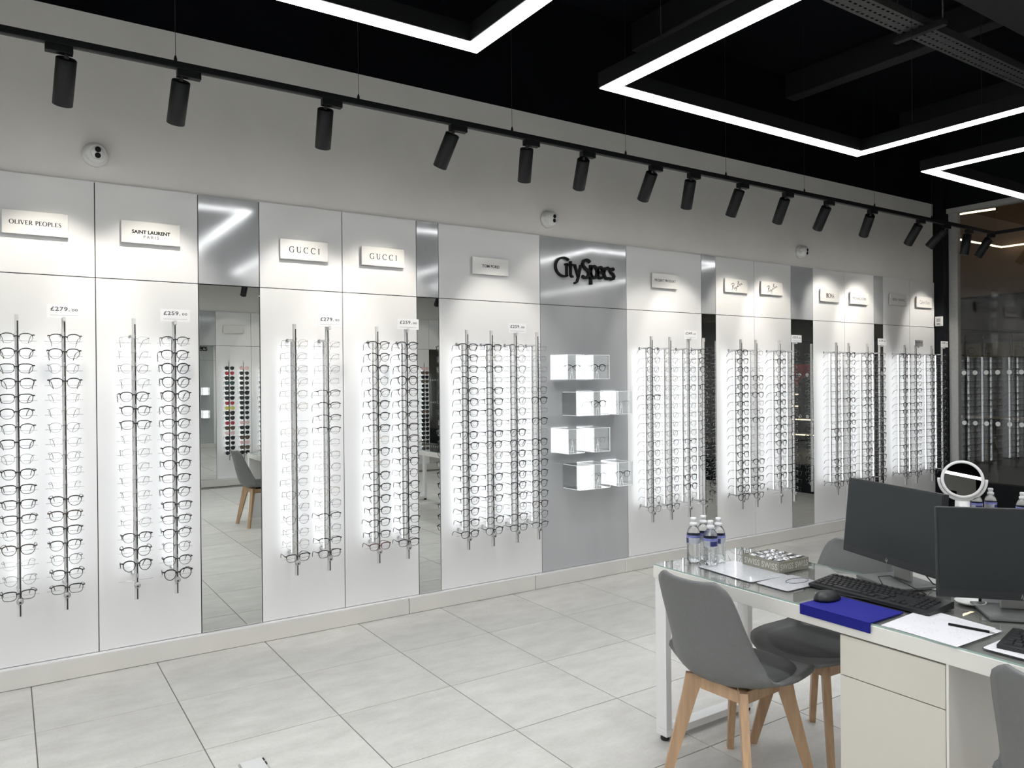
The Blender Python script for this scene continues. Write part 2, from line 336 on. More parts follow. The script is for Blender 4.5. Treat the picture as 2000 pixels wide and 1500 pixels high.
def serif(s, space=0.16, thick=0.19, thin=0.085):
    """small roman capitals with contrast and serifs"""
    mb = MB(); x = 0.0
    def arc(cx, cz, rx, rz, a0, a1, n=14):
        pts = []; ws = []
        for i in range(n+1):
            a = math.radians(a0 + (a1-a0)*i/n); pts.append((cx+rx*math.cos(a), cz+rz*math.sin(a))); ws.append(thin + (thick-thin)*abs(math.cos(a)))
        ribbon(mb, pts, ws)
    def stem(sx, top=True, bot=True, z0=0.0, z1=1.0):
        ribbon(mb, [(sx, z0), (sx, z1)], thick)
        if bot: ribbon(mb, [(sx-0.15, z0+0.02), (sx+0.15, z0+0.02)], 0.04)
        if top: ribbon(mb, [(sx-0.15, z1-0.02), (sx+0.15, z1-0.02)], 0.04)
    def bar(xa, za, xb, zb, w_=thin): ribbon(mb, [(xa, za), (xb, zb)], w_)
    for ch in s:
        if ch == ' ': x += 0.45; continue
        if ch == 'O': arc(x+0.48, 0.5, 0.42, 0.5, 0, 360, 24); wd = 0.96
        elif ch in 'CG':
            arc(x+0.48, 0.5, 0.42, 0.5, 45, 315, 20); wd = 0.86
            bar(x+0.78, 0.70, x+0.78, 0.98)
            if ch == 'G': bar(x+0.78, 0.03, x+0.78, 0.45, thick*0.8); bar(x+0.62, 0.44, x+0.9, 0.44)
        elif ch == 'I': stem(x+0.16); wd = 0.32
        elif ch == 'L': stem(x+0.16); bar(x+0.16, 0.03, x+0.62, 0.03); bar(x+0.6, 0.03, x+0.64, 0.24); wd = 0.66
        elif ch == 'E':
            stem(x+0.16); bar(x+0.16, 0.03, x+0.6, 0.03); bar(x+0.16, 0.97, x+0.56, 0.97); bar(x+0.16, 0.52, x+0.48, 0.52)
            bar(x+0.59, 0.03, x+0.62, 0.24); bar(x+0.55, 0.78, x+0.55, 0.97); wd = 0.64
        elif ch == 'V': ribbon(mb, [(x+0.08, 1), (x+0.42, 0)], thick); ribbon(mb, [(x+0.76, 1), (x+0.42, 0)], thin); bar(x, 0.98, x+0.24, 0.98); bar(x+0.64, 0.98, x+0.88, 0.98); wd = 0.84
        elif ch == 'U': ribbon(mb, [(x+0.16, 1), (x+0.16, 0.32)], thick); arc(x+0.42, 0.34, 0.27, 0.34, 180, 360, 10); ribbon(mb, [(x+0.69, 0.32), (x+0.69, 1)], thin); bar(x, 0.98, x+0.3, 0.98); bar(x+0.58, 0.98, x+0.8, 0.98); wd = 0.82
        elif ch in 'PR':
            stem(x+0.16); arc(x+0.30, 0.73, 0.28, 0.25, -90, 90, 10); bar(x+0.16, 0.98, x+0.32, 0.98); bar(x+0.16, 0.48, x+0.32, 0.48); wd = 0.62
            if ch == 'R': ribbon(mb, [(x+0.34, 0.48), (x+0.72, 0.0)], thick); wd = 0.76
        elif ch == 'B': stem(x+0.16); arc(x+0.30, 0.76, 0.24, 0.22, -90, 90, 10); arc(x+0.30, 0.27, 0.3, 0.26, -90, 90, 10); bar(x+0.16, 0.98, x+0.32, 0.98); bar(x+0.16, 0.53, x+0.32, 0.53); bar(x+0.16, 0.02, x+0.32, 0.02); wd = 0.66
        elif ch == 'S':
            pts = [(0.50,0.80),(0.42,0.95),(0.28,0.98),(0.14,0.92),(0.09,0.76),(0.16,0.62),(0.32,0.51),(0.47,0.38),(0.53,0.24),(0.46,0.08),(0.30,0.02),(0.15,0.06),(0.07,0.22)]
            ws = [thin,thin,thin,thin*1.5,thick*0.7,thick,thick,thick,thick*0.8,thin*1.5,thin,thin,thin]
            ribbon(mb, [(x+a, b) for a, b in pts], ws); wd = 0.60
        x += wd + space
    return mb
def script_logo():
    """two joined handwritten words, slanting upwards"""
    mb = MB()
    st = [[(0.02,0.50),(0.10,0.60),(0.22,0.64),(0.33,0.60),(0.34,0.52),(0.26,0.46),(0.17,0.44)], [(0.20,0.62),(0.16,0.40),(0.12,0.16)], [(0.18,0.44),(0.28,0.30),(0.36,0.22)],
          [(0.46,0.38),(0.40,0.38),(0.36,0.30),(0.40,0.26),(0.46,0.34),(0.46,0.28),(0.50,0.30)], [(0.50,0.40),(0.51,0.32),(0.57,0.36),(0.58,0.44)], [(0.58,0.44),(0.54,0.26),(0.49,0.12)],
          [(0.58,0.42),(0.64,0.44)], [(0.72,0.78),(0.68,0.58),(0.65,0.40)], [(0.68,0.74),(0.76,0.80),(0.80,0.74),(0.72,0.62),(0.80,0.58),(0.80,0.48),(0.72,0.44),(0.66,0.48)],
          [(0.94,0.62),(0.88,0.62),(0.85,0.55),(0.89,0.51),(0.94,0.58),(0.94,0.54),(0.98,0.56)], [(1.00,0.66),(0.99,0.56),(1.05,0.66),(1.08,0.64),(1.07,0.57),(1.13,0.62)]]
    for p in st: ribbon(mb, p, 0.035)
    return mb

# ================================================================== STRUCTURE
WY = 4.5            # face of the display wall
OY = -2.65          # face of the opposite wall
X_L, X_R = -3.6, 8.75
Z_MID, Z_TOP, Z_BOT, Z_PAINT, Z_SLAB = 2.047, 2.546, 0.105, 3.42, 4.3

# floor with single tiles
TS = 0.5715; GX = 0.093; GY = 3.868
fl = struct('floor', MB().box(X_L, X_R, OY-0.1, WY+0.1, -0.06, -0.004), 'floor_grout')
tile_me = MB().cbox(-TS/2+0.0023, TS/2-0.0023, -TS/2+0.0023, TS/2-0.0023, -0.02, 0.0, 0.0012).mesh('tile', 'floor_tile')
i0 = math.ceil((X_L - GX)/TS); i1 = math.floor((X_R - GX)/TS)
for i in range(i0, i1):
    for j in range(-11, 0):
        cy_ = GY + (j+0.5)*TS
        if cy_ - TS/2 < OY - 0.25: continue
        obj('tile', tile_me, fl, loc=(GX + (i+0.5)*TS, cy_, 0))
# cut row of tiles along the display wall
cut_me = MB().cbox(-TS/2+0.0023, TS/2-0.0023, 0.0016, 0.62, -0.02, 0.0, 0.0012).mesh('tile', 'floor_tile')
for i in range(i0, i1): obj('tile', cut_me, fl, loc=(GX + (i+0.5)*TS, GY, 0))
# last strips at the window side
lx = GX + i1*TS
edge_me = MB().cbox(0.0016, X_R-lx, -TS/2+0.0023, TS/2-0.0023, -0.02, 0.0, 0.0012).mesh('tile', 'floor_tile')
for j in range(-11, 0): obj('tile', edge_me, fl, loc=(lx, GY+(j+0.5)*TS, 0))

wb = struct('wall_back', MB().box(X_L, 8.62, WY+0.016, WY+0.12, 0, Z_PAINT), 'wall_paint')
part('upper_wall_black', MB().box(X_L, X_R+0.2, WY+0.014, WY+0.13, Z_PAINT, Z_SLAB), 'black_ceiling', wb)
part('joint_backing', MB().box(X_L, 8.61, WY+0.010, WY+0.0155, Z_BOT-0.02, Z_TOP-0.004), 'dark_gap', wb)
JX = [-3.6, -3.2, -2.7, -2.2, -1.64, -1.13, -0.62, -0.11, 0.394, 0.898, 1.232, 1.734, 2.24, 2.402, 3.229, 4.059, 4.901, 5.077, 5.575, 6.095, 6.427, 6.93, 7.441, 7.608, 8.11, 8.613]
KIND = ['W','W','W','W','W','W','W','W','W','M','W','W','M','W','C','W','M','W','W','M','W','W','M','W','W']
g = 0.0022
def panel(name, wall, x0, x1, z0, z1, mat, y, s):
    """sheet of 10 mm on the wall face y; s=-1 faces -Y, s=+1 faces +Y"""
    ya, yb = (y, y+0.0098) if s < 0 else (y-0.0098, y)
    return part(name, MB().cbox(x0+g, x1-g, ya, yb, z0+g, z1-g, 0.0012), mat, wall)
for a, b, k in zip(JX[:-1], JX[1:], KIND):
    panel('upper_panel', wb, a, b, Z_MID, Z_TOP, 'panel_white' if k == 'W' else 'brushed_metal', WY, -1)
    if k == 'M':
        p_ = panel('mirror_panel', wb, a, b, Z_BOT, Z_MID, 'mirror', WY, -1); p_['label'] = 'tall mirror strip between white display panels'
    else: panel('lower_panel', wb, a, b, Z_BOT, Z_MID, 'panel_white' if k == 'W' else 'brushed_metal', WY, -1)
# plinth boards
tr = struct('trim_1', MB().box(X_L, 8.60, WY-0.018, WY+0.016, 0, 0.085), 'dark_gap')
for a, b in [(-3.6, -0.4), (-0.396, 2.15), (2.154, 3.145), (3.149, 4.0), (4.012, 8.6)]:
    part('plinth_board', MB().cbox(a, b, WY-0.03, WY-0.018, 0.002, 0.098, 0.002), 'plinth', tr)
part('plinth_cap', MB().cbox(X_L, 8.6, WY-0.028, WY+0.010, 0.0982, 0.1045, 0.0015), 'panel_white', tr)
part('joint_cover', MB().cbox(4.001, 4.011, WY-0.032, WY-0.018, 0.002, 0.098, 0.001), 'panel_white', tr)

# opposite wall, seen in the mirrors
wf = struct('wall_front', MB().box(X_L, X_R, OY-0.12, OY-0.016, 0, Z_PAINT), 'wall_paint')
part('upper_wall_black', MB().box(X_L, X_R, OY-0.13, OY-0.014, Z_PAINT, Z_SLAB), 'black_ceiling', wf)
part('joint_backing', MB().box(X_L, X_R, OY-0.0155, OY-0.010, Z_BOT-0.02, Z_TOP-0.004), 'dark_gap', wf)
OX = [-3.2, -2.4, -1.6, -0.77, 0.06, 0.56, 1.06, 1.72, 2.22, 2.553, 3.056, 3.56, 4.39, 5.22, 6.02, 6.35, 6.85, 7.35, 8.2, 8.7]
OK_ = ['W','W','W','W','W','W','W','W','M','W','W','W','W','W','M','W','W','W','W']
for a, b, k in zip(OX[:-1], OX[1:], OK_):
    panel('upper_panel', wf, a, b, Z_MID, Z_TOP, 'panel_white' if (k == 'W' or a > 6) else 'brushed_metal', OY, 1)
    panel('mirror_panel' if k == 'M' else 'lower_panel', wf, a, b, Z_BOT, Z_MID, 'panel_white' if k == 'W' else 'mirror', OY, 1)
tr2 = struct('trim_2', MB().box(X_L, X_R, OY-0.016, OY+0.018, 0, 0.085), 'dark_gap')
part('plinth_board', MB().cbox(X_L, X_R, OY+0.018, OY+0.03, 0.002, 0.098, 0.002), 'plinth', tr2)
part('plinth_cap', MB().cbox(X_L, X_R, OY-0.01, OY+0.028, 0.0982, 0.1045, 0.0015), 'panel_white', tr2)
struct('wall_left', MB().box(X_L-0.12, X_L, OY-0.12, WY+0.12, 0, Z_SLAB), 'wall_paint')

# ceiling: dark slab with joists
ce = struct('ceiling', MB().box(X_L, X_R+0.2, OY-0.12, WY+0.12, Z_SLAB, Z_SLAB+0.1), 'black_ceiling')
for x in (-1.5, 0.4, 2.3, 4.2, 6.1, 8.0):
    part('ceiling_joist', MB().cbox(x-0.07, x+0.07, OY, WY, Z_SLAB-0.22, Z_SLAB, 0.01), 'black_duct', ce)

# facade side: column, jamb, glass, header
st = struct('column', MB().cbox(8.622, 8.75, 4.405, 4.62, 0, Z_SLAB, 0.004), 'column_black', 'black square column at the end of the display wall', 'column')
wr = struct('wall_right', MB().box(8.70, 8.86, OY-0.1, 4.41, 3.35, Z_SLAB), 'column_black')
part('header_rail', MB().cbox(8.69, 8.80, OY-0.1, 4.405, 3.30, 3.352, 0.003), 'jamb_grey', wr)
part('sill', MB().cbox(8.70, 8.80, OY-0.1, 4.405, 0.0, 0.36, 0.004), 'column_black', wr)
part('jamb', MB().cbox(8.735, 8.80, 4.31, 4.404, 0.36, 3.30, 0.003), 'jamb_grey', wr)
wn = struct('window_1', MB().box(8.752, 8.764, OY-0.1, 4.31, 0.36, 3.30), 'window_glass')
dot_me = MB()
nd = 24
dot_me.add([(0, 0, 0)] + [(0, 0.0245*math.cos(2*PI*i/nd), 0.0245*math.sin(2*PI*i/nd)) for i in range(nd)] + [(-0.0008, 0.0245*math.cos(2*PI*i/nd), 0.0245*math.sin(2*PI*i/nd)) for i in range(nd)] + [(-0.0008, 0, 0)],
    [(0, 1+i, 1+(i+1) % nd) for i in range(nd)] + [(2*nd+1, nd+1+(i+1) % nd, nd+1+i) for i in range(nd)] + [(1+i, nd+1+i, nd+1+(i+1) % nd, 1+(i+1) % nd) for i in range(nd)])
dot_me = dot_me.mesh('dot_sticker', 'dot_film')
for z in (1.541, 0.995):
    for k in range(24): obj('dot_sticker', dot_me, wn, loc=(8.7515, 4.255 - 0.1135*k, z))

# ================================================================== LIGHTING
def make_frame_light(name, label, x0, x1, y0, y1, dim=1.0, z=2.867):
    cx, cy = (x0+x1)/2, (y0+y1)/2; t = thing(name, label, 'ceiling light', (cx, cy, z), group='hanging linear light frames')
    hx, hy, wd, hh = (x1-x0)/2, (y1-y0)/2, 0.085, 0.075
    for s in (-1, 1):
        part('profile', MB().box(-hx, hx, s*hy - (wd if s > 0 else 0), s*hy + (0 if s > 0 else wd), 0.004, hh), 'profile_black', t)
        part('profile', MB().box(s*hx - (wd if s > 0 else 0), s*hx + (0 if s > 0 else wd), -hy+wd, hy-wd, 0.004, hh), 'profile_black', t)
        e = 0.006
        a, b = sorted((s*(hy-e), s*(hy-wd+e)))
        part('diffuser', MB().box(-hx+e, hx-e, a, b, 0.0, 0.004), 'led_frame', t)
        a, b = sorted((s*(hx-e), s*(hx-wd+e)))
        part('diffuser', MB().box(a, b, -hy+wd-e, hy-wd+e, 0.0, 0.004), 'led_frame', t)
    for k, (lx_, ly_, sx_, sy_) in enumerate([(0, hy-wd/2, 2*hx-0.02, wd-0.02), (0, -hy+wd/2, 2*hx-0.02, wd-0.02), (hx-wd/2, 0, wd-0.02, 2*hy-2*wd), (-hx+wd/2, 0, wd-0.02, 2*hy-2*wd)]):
        lt = bpy.data.lights.new('frame_lamp', 'AREA'); lt.shape = 'RECTANGLE'; lt.size = sx_; lt.size_y = sy_
        lt.energy = dim * P_FRAME * max(sx_, sy_) / (2*(2*hx + 2*hy)); lt.color = (0.98, 0.99, 1.0); lt.spread = math.radians(140)
        lo = bpy.data.objects.new('frame_lamp', lt); C.objects.link(lo); lo.parent = t; lo.location = (lx_, ly_, -0.0012)
    for sx in (-1, 1):
        for fy in (-0.8, 0.0, 0.8):
            part('suspension_wire', MB().tube([(sx*(hx-wd/2), fy*hy, hh), (sx*(hx-wd/2), fy*hy, Z_SLAB-z)], 0.0011, 5), 'wire_dark', t)
    return t
make_frame_light('hanging_light_frame', 'glowing white rectangular light frame left of the photo edge', -3.23, -1.13, -0.95, 2.762, 2.2)
make_frame_light('hanging_light_frame', 'glowing white rectangular light frame with corner at top centre of photo', -0.45, 1.667, -0.95, 2.762, 1.0)
make_frame_light('hanging_light_frame', 'glowing white rectangular light frame, middle one of three over the desk', 2.345, 4.43, -0.95, 2.785, 1.1)
make_frame_light('hanging_light_frame', 'glowing white rectangular light frame nearest the dark shop window', 5.115, 7.21, -0.95, 2.762, 0.32)

TZ, TY = 2.955, 3.78
tk = thing('lighting_track', 'long black lighting track hanging on wires before the display wall', 'lighting track', (0, TY, TZ))
part('rail', MB().cbox(-2.9, 8.42, -0.017, 0.017, -0.016, 0.016, 0.003), 'black_metal', tk)
part('rail_return', MB().cbox(8.386, 8.42, -6.0, -0.018, -0.016, 0.016, 0.003), 'black_metal', tk)
part('rail_groove', MB().box(-2.89, 8.38, -0.006, 0.006, -0.0175, -0.0162), 'black_metal_soft', tk)
for x in (-1.2, -0.25, 0.665, 1.554, 2.518, 3.414, 4.384, 5.299, 6.271, 7.2):
    part('suspension_wire', MB().tube([(x, 0, 0.03), (x, 0, Z_SLAB-TZ)], 0.0012, 5), 'wire_dark', tk)
    part('wire_grip', MB().lathe([(0.007, 0.014), (0.007, 0.03), (0.003, 0.045)], 10, cx=x), 'black_metal', tk)

def make_spot(label, x, vec, power=1.0, ty=TY, tz=TZ, side=1, group='track spotlights before the display wall', adapter_off=0.03):
    """x: where the body hangs; vec: aim of the lamp (unit)"""
    t = thing('track_spotlight', label, 'spotlight', (x, ty, tz), group=group)
    part('adapter', MB().cbox(-0.05+adapter_off, 0.055+adapter_off, -0.0185, 0.0185, -0.05, -0.0165, 0.003), 'black_metal', t)
    part('arm', MB().tube([(0, 0, -0.05), (0, 0, -0.072)], 0.009, 10), 'black_metal_soft', t)
    v = Vector(vec).normalized(); R = v.to_track_quat('-Z', 'Y').to_matrix().to_4x4(); R.translation = (0, 0, -0.062)
    L, r = 0.205, 0.0405
    part('body', MB().lathe([(0.0, -0.004), (r-0.004, -0.004), (r, -0.008), (r, -L+0.002), (r-0.003, -L), (r-0.006, -L), (r-0.006, -L+0.012), (0, -L+0.012)], 28).xf(R), 'black_metal', t)
    part('lens', MB().lathe([(0, -L+0.0112), (r-0.0065, -L+0.0112), (r-0.0065, -L+0.0105), (0, -L+0.0105)], 24).xf(R), 'spot_lens', t)
    lt = bpy.data.lights.new('spot_lamp', 'SPOT'); lt.energy = P_SPOT * power; lt.color = WARM; lt.spot_size = math.radians(58); lt.spot_blend = 0.6; lt.shadow_soft_size = 0.03
    lo = bpy.data.objects.new('spot_lamp', lt); C.objects.link(lo); lo.parent = t
    M2 = R.copy(); M2.translation = Vector((0, 0, -0.062)) + v * (L + 0.004); lo.matrix_local = M2
    return t
def tilt(deg, yawx=0.0):
    a = math.radians(deg); return (math.sin(math.radians(yawx)), math.sin(a), -math.cos(a))
SPOTS = [(0.231, 33, -3, 1), (0.689, 33, -2, 1), (1.376, 32, 6, 1), (2.118, 33, -8, 1), (2.624, 26, 11, 0.95), (3.06, 38, 16, 0.22), (3.651, 38, 8, 0.22), (4.019, 27, 14, 0.7),
         (4.534, 30, 4, 0.9), (5.062, 34, 12, 1), (5.592, 35, 10, 1), (6.208, 37, 24, 1.2), (6.981, 38, 9, 1.1), (7.43, 44, -6, 0.12), (7.86, 8, -4, 0.4), (8.30, 36, 3, 1)]
for i, (x, tl, yw, p) in enumerate(SPOTS):
    make_spot('black cylinder spotlight, %s from the left on the track' % ORD[i], x, tilt(tl, yw), p, adapter_off=(-0.03 if i == 0 else 0.03))
# the opposite side of the shop
tk2 = thing('lighting_track', 'black lighting track before the opposite wall, seen in the mirrors', 'lighting track', (0, OY+0.72, TZ))
part('rail', MB().cbox(-2.9, 8.3, -0.017, 0.017, -0.016, 0.016, 0.003), 'black_metal', tk2)
for x in (0, 2, 4, 6, 8): part('suspension_wire', MB().tube([(x, 0, 0.016), (x, 0, Z_SLAB-TZ)], 0.0012, 5), 'wire_dark', tk2)
for i, x in enumerate((-0.6, 0.6, 1.75, 2.8, 3.3, 4.2, 5.0, 5.85, 6.7, 7.8)):
    a = math.radians(38)
    make_spot('black cylinder spotlight before the opposite wall, %s along its track' % ORD[i], x, (0, -math.sin(a), -math.cos(a)), 1, ty=OY+0.72, group='track spotlights before the opposite wall')

# ceiling services
ct = thing('cable_tray', 'perforated grey cable tray under the black ceiling, upper right', 'cable tray', (0, 2.52, 3.66))
def perforated(x0, x1, y0, y1, z0, z1, step, hole):
    mb = MB(); n = int((x1-x0)/step)
    rows = 3; wy = (y1-y0)/rows
    for i in range(n):
        for r in range(rows):
            a, b = x0+i*step, x0+(i+1)*step; c, d = y0+r*wy, y0+(r+1)*wy
            hx0, hx1, hy0, hy1 = (a+b)/2-hole/2, (a+b)/2+hole/2, (c+d)/2-hole/4, (c+d)/2+hole/4
            vs = [(a,c,z0),(b,c,z0),(b,d,z0),(a,d,z0),(hx0,hy0,z0),(hx1,hy0,z0),(hx1,hy1,z0),(hx0,hy1,z0)]
            mb.add(vs, [(0,1,5,4),(1,2,6,5),(2,3,7,6),(3,0,4,7)])
    mb.box(x0, x1, y0-0.002, y0, z0, z1); mb.box(x0, x1, y1, y1+0.002, z0, z1)
    return mb
part('tray_channel', perforated(-2.5, 8.6, 0.0, 0.15, 0, 0.05, 0.05, 0.026), 'tray_steel', ct)
for x in (0.5, 2.5, 4.75, 6.8):
    part('support_arm', MB().cbox(x-0.02, x+0.02, -0.12, 0.2, -0.042, -0.002, 0.004), 'black_duct', ct)
    for y in (-0.10, 0.18): part('hanger_rod', MB().tube([(x, y, -0.002), (x, y, Z_SLAB-0.005-3.66)], 0.005, 6), 'tray_steel', ct)
du = thing('ventilation_duct', 'dark rectangular air duct running along beside the cable tray', 'duct', (0, 2.22, 3.74))
part('duct_body', MB().cbox(-2.6, 8.55, -0.12, 0.13, 0, 0.22, 0.01), 'black_duct', du)
for x in (-1.2, 0.2, 1.6, 3.0, 4.4, 5.8, 7.2): part('duct_flange', MB().cbox(x-0.02, x+0.02, -0.14, 0.15, -0.02, 0.24, 0.004), 'black_duct', du)
pi_ = thing('sprinkler_pipe', 'thin dark pipe crossing high under the black ceiling', 'pipe', (0, 1.35, 3.85))
part('pipe_run', MB().tube([(-2.6, 0, 0), (8.5, 0, 0)], 0.03, 12), 'black_duct', pi_)
for x in (1.5, 3.6, 5.7): part('pipe_hanger', MB().tube([(x, 0, 0.02), (x, 0, Z_SLAB-3.85)], 0.006, 6), 'tray_steel', pi_)

# wall cameras
def make_cctv(label, x, z, face):
    t = thing('security_camera', label, 'camera', (x, WY+0.016, z), group='dome cameras on the upper wall')
    Rb = Matrix.Rotation(PI/2, 4, 'X')     # local z -> -y (out of the wall)
    part('base', MB().lathe([(0.0, 0), (0.062, 0), (0.062, 0.012), (0.056, 0.03), (0.05, 0.034), (0, 0.034)], 32).xf(Rb), 'camera_dome_white', t)
    v = Vector(face).normalized(); R = v.to_track_quat('Z', 'Y').to_matrix().to_4x4(); R.translation = (0, -0.048, 0)
    prof = [(0.052*math.sin(a), -0.052*math.cos(a)) for a in [PI*k/16 for k in range(0, 11)]] + [(0.040, 0.030), (0.036, 0.034), (0.033, 0.030), (0, 0.030)]
    part('ball', MB().lathe(prof, 32).xf(R), 'camera_dome_white', t)
    part('face_plate', MB().lathe([(0, 0.0305), (0.0325, 0.0305), (0.0325, 0.033), (0, 0.033)], 28).xf(R), 'camera_face', t)
    for s in (-1, 1):
        part('lens', MB().lathe([(0, 0.0332), (0.0142, 0.0332), (0.0142, 0.036), (0.010, 0.0375), (0, 0.0375)], 20, cy=s*0.0148).xf(R), 'ink_black', t)
make_cctv('white dome camera high on the wall at the left', 0.40, 2.685, (0.18, -1, -0.12))
make_cctv('white dome camera high on the wall above the brushed metal panel', 3.31, 2.668, (0.18, -1, -0.12))
make_cctv('white dome camera high on the wall at the right end', 6.25, 2.683, (0.18, -1, -0.12))

# ================================================================== SIGNS
def plaque(label, x0, x1, zc, mbs, h=0.116, y=WY, group='name plaques on the upper panels'):
    cx = (x0+x1)/2; t = thing('name_plaque', label, 'sign', (cx, y, zc), group=group); hw = (x1-x0)/2
    part('board', MB().cbox(-hw, hw, -0.024, -0.014, -h/2, h/2, 0.0012), 'sign_white', t)
    for s in (-1, 1): part('standoff', MB().tube([(s*(hw-0.03), -0.014, 0), (s*(hw-0.03), -0.0002, 0)], 0.006, 10), 'plastic_white', t)
    for nm, mb in mbs: part(nm, mb, 'ink_black' if nm == 'lettering' else 'ink_grey', t)
    return t
YT = -0.0245
plaque('white plaque with wide black serif capitals, leftmost on the display wall', -0.008, 0.272, 2.296, [('lettering', fit(serif('OLIVER PEOPLES', 0.1), 0.222, y=YT))])
plaque('white plaque with bold black capitals over a small second line', 0.514, 0.802, 2.298, [('lettering', fit(text_mb('SAINT LAURENT', 1, 0.04, 1.0), 0.188, cz=0.003, y=YT)), ('small_lettering', fit(text_mb('PARIS', 1, 0.01, 1.5), 0.075, cz=-0.022, y=YT))])
plaque('white plaque with widely spaced serif capitals, right beside the wide mirror', 1.347, 1.635, 2.28, [('lettering', fit(serif('GUCCI', 0.42, 0.15, 0.07), 0.185, y=YT))])
plaque('white plaque with widely spaced serif capitals, left of the narrow mirror', 1.852, 2.142, 2.282, [('lettering', fit(serif('GUCCI', 0.42, 0.15, 0.07), 0.185, y=YT))])
plaque('white plaque with small black capitals, left of the brushed metal panel', 2.651, 2.941, 2.283, [('lettering', fit(text_mb('TOM FORD', 1, 0.022, 1.0), 0.14, y=YT))])
plaque('white plaque with thin black capitals, right of the brushed metal panel', 4.317, 4.60, 2.29, [('lettering', fit(text_mb('PROJEKT PRODUKT', 1, 0.012, 1.05), 0.235, y=YT, height=0.026))])
plaque('white plaque with black handwritten logo, left one of two', 5.17, 5.465, 2.304, [('lettering', fit(script_logo(), 0.15, y=YT))])
plaque('white plaque with black handwritten logo, right one of two', 5.645, 5.945, 2.31, [('lettering', fit(script_logo(), 0.15, y=YT))])
plaque('white plaque with a short bold serif word of four letters', 6.515, 6.815, 2.292, [('lettering', fit(serif('BOSS', 0.06, 0.22, 0.06), 0.125, y=YT, height=0.045))])
plaque('white plaque with thin black capitals, left of the last narrow mirror', 6.997, 7.305, 2.29, [('lettering', fit(text_mb('MICHAEL KORS', 1, 0.0, 1.0), 0.225, y=YT, height=0.026))])
plaque('white plaque in shade, second from the right end of the display wall', 7.70, 8.01, 2.315, [('lettering', fit(text_mb('VERA WANG', 1, 0.0, 1.1), 0.24, y=YT, height=0.03))])
plaque('white plaque with thin rounded letters, last before the black column', 8.21, 8.53, 2.313, [('lettering', fit(text_mb('Calvin Klein', 1, 0.0, 1.0), 0.2, y=YT, height=0.04))])
# big raised wall letters: letters traced as strokes
cs = thing('raised_lettering', 'large black raised shop letters on the brushed metal panel', 'sign', (3.64, WY, 2.30))
def stroke3(pts, w):
    mb = MB(); k = len(pts); vs = []
    for i, (x, z) in enumerate(pts):
        a = pts[max(i-1, 0)]; b = pts[min(i+1, k-1)]; dx, dz = b[0]-a[0], b[1]-a[1]; l = math.hypot(dx, dz) or 1
        nx, nz = -dz/l*w/2, dx/l*w/2
        for y in (-0.022, -0.0003): vs += [(x+nx, y, z+nz), (x-nx, y, z-nz)]
    fs = []
    for i in range(k-1):
        o, p = 4*i, 4*i+4; fs += [(o, p, p+1, o+1), (o+2, o+3, p+3, p+2), (o, o+2, p+2, p), (o+1, p+1, p+3, o+3)]
    fs += [(0, 1, 3, 2), (4*k-4, 4*k-2, 4*k-1, 4*k-3)]
    return mb.add(vs, fs)
def arcp(cx, cz, rx, rz, a0, a1, n=14): return [(cx+rx*math.cos(math.radians(a0+(a1-a0)*i/n)), cz+rz*math.sin(math.radians(a0+(a1-a0)*i/n))) for i in range(n+1)]
LW, HW = 0.0145, 0.0205
GL = [('C', [arcp(0.085, 0.052, 0.075, 0.068, 52, 292, 18), arcp(0.085, 0.052, 0.075, 0.068, 288, 300, 2)], LW),
      ('i', [[(0.098, 0.072), (0.120, 0.072)], [(0.113, 0.078), (0.113, -0.016)]], LW),
      ('t', [[(0.150, 0.098), (0.150, 0.012)] + arcp(0.166, 0.006, 0.016, 0.021, 180, 290, 6), [(0.12, 0.072), (0.183, 0.072)]], LW),
      ('y', [[(0.188, 0.078), (0.222, -0.014)], [(0.246, 0.078), (0.222, -0.014), (0.208, -0.05), (0.184, -0.062)]], LW),
      ('S', [[(0.334, 0.105), (0.318, 0.117), (0.296, 0.12), (0.274, 0.112), (0.264, 0.092), (0.27, 0.072), (0.29, 0.056), (0.312, 0.042), (0.324, 0.024), (0.32, 0.002), (0.302, -0.012), (0.28, -0.014), (0.258, -0.004)]], HW),
      ('p', [[(0.341, 0.085), (0.341, -0.062)], arcp(0.372, 0.034, 0.034, 0.044, 170, -170, 18)], HW),
      ('e', [[(0.405, 0.036), (0.462, 0.036)], arcp(0.435, 0.034, 0.030, 0.042, 0, 305, 18)], HW*0.92),
      ('c', [arcp(0.503, 0.034, 0.032, 0.042, 55, 305, 14)], HW*0.92),
      ('s', [[(0.572, 0.064), (0.556, 0.075), (0.538, 0.07), (0.532, 0.054), (0.545, 0.04), (0.563, 0.03), (0.573, 0.014), (0.566, -0.004), (0.548, -0.01), (0.528, -0.002)]], HW*0.88)]
for ch, strokes, wd in GL:
    mb = MB()
    for k_, s_ in enumerate(strokes): mb.join(stroke3([(-0.29 + x, z-0.022) for x, z in s_], wd))
    part('letter', mb, 'ink_black', cs)

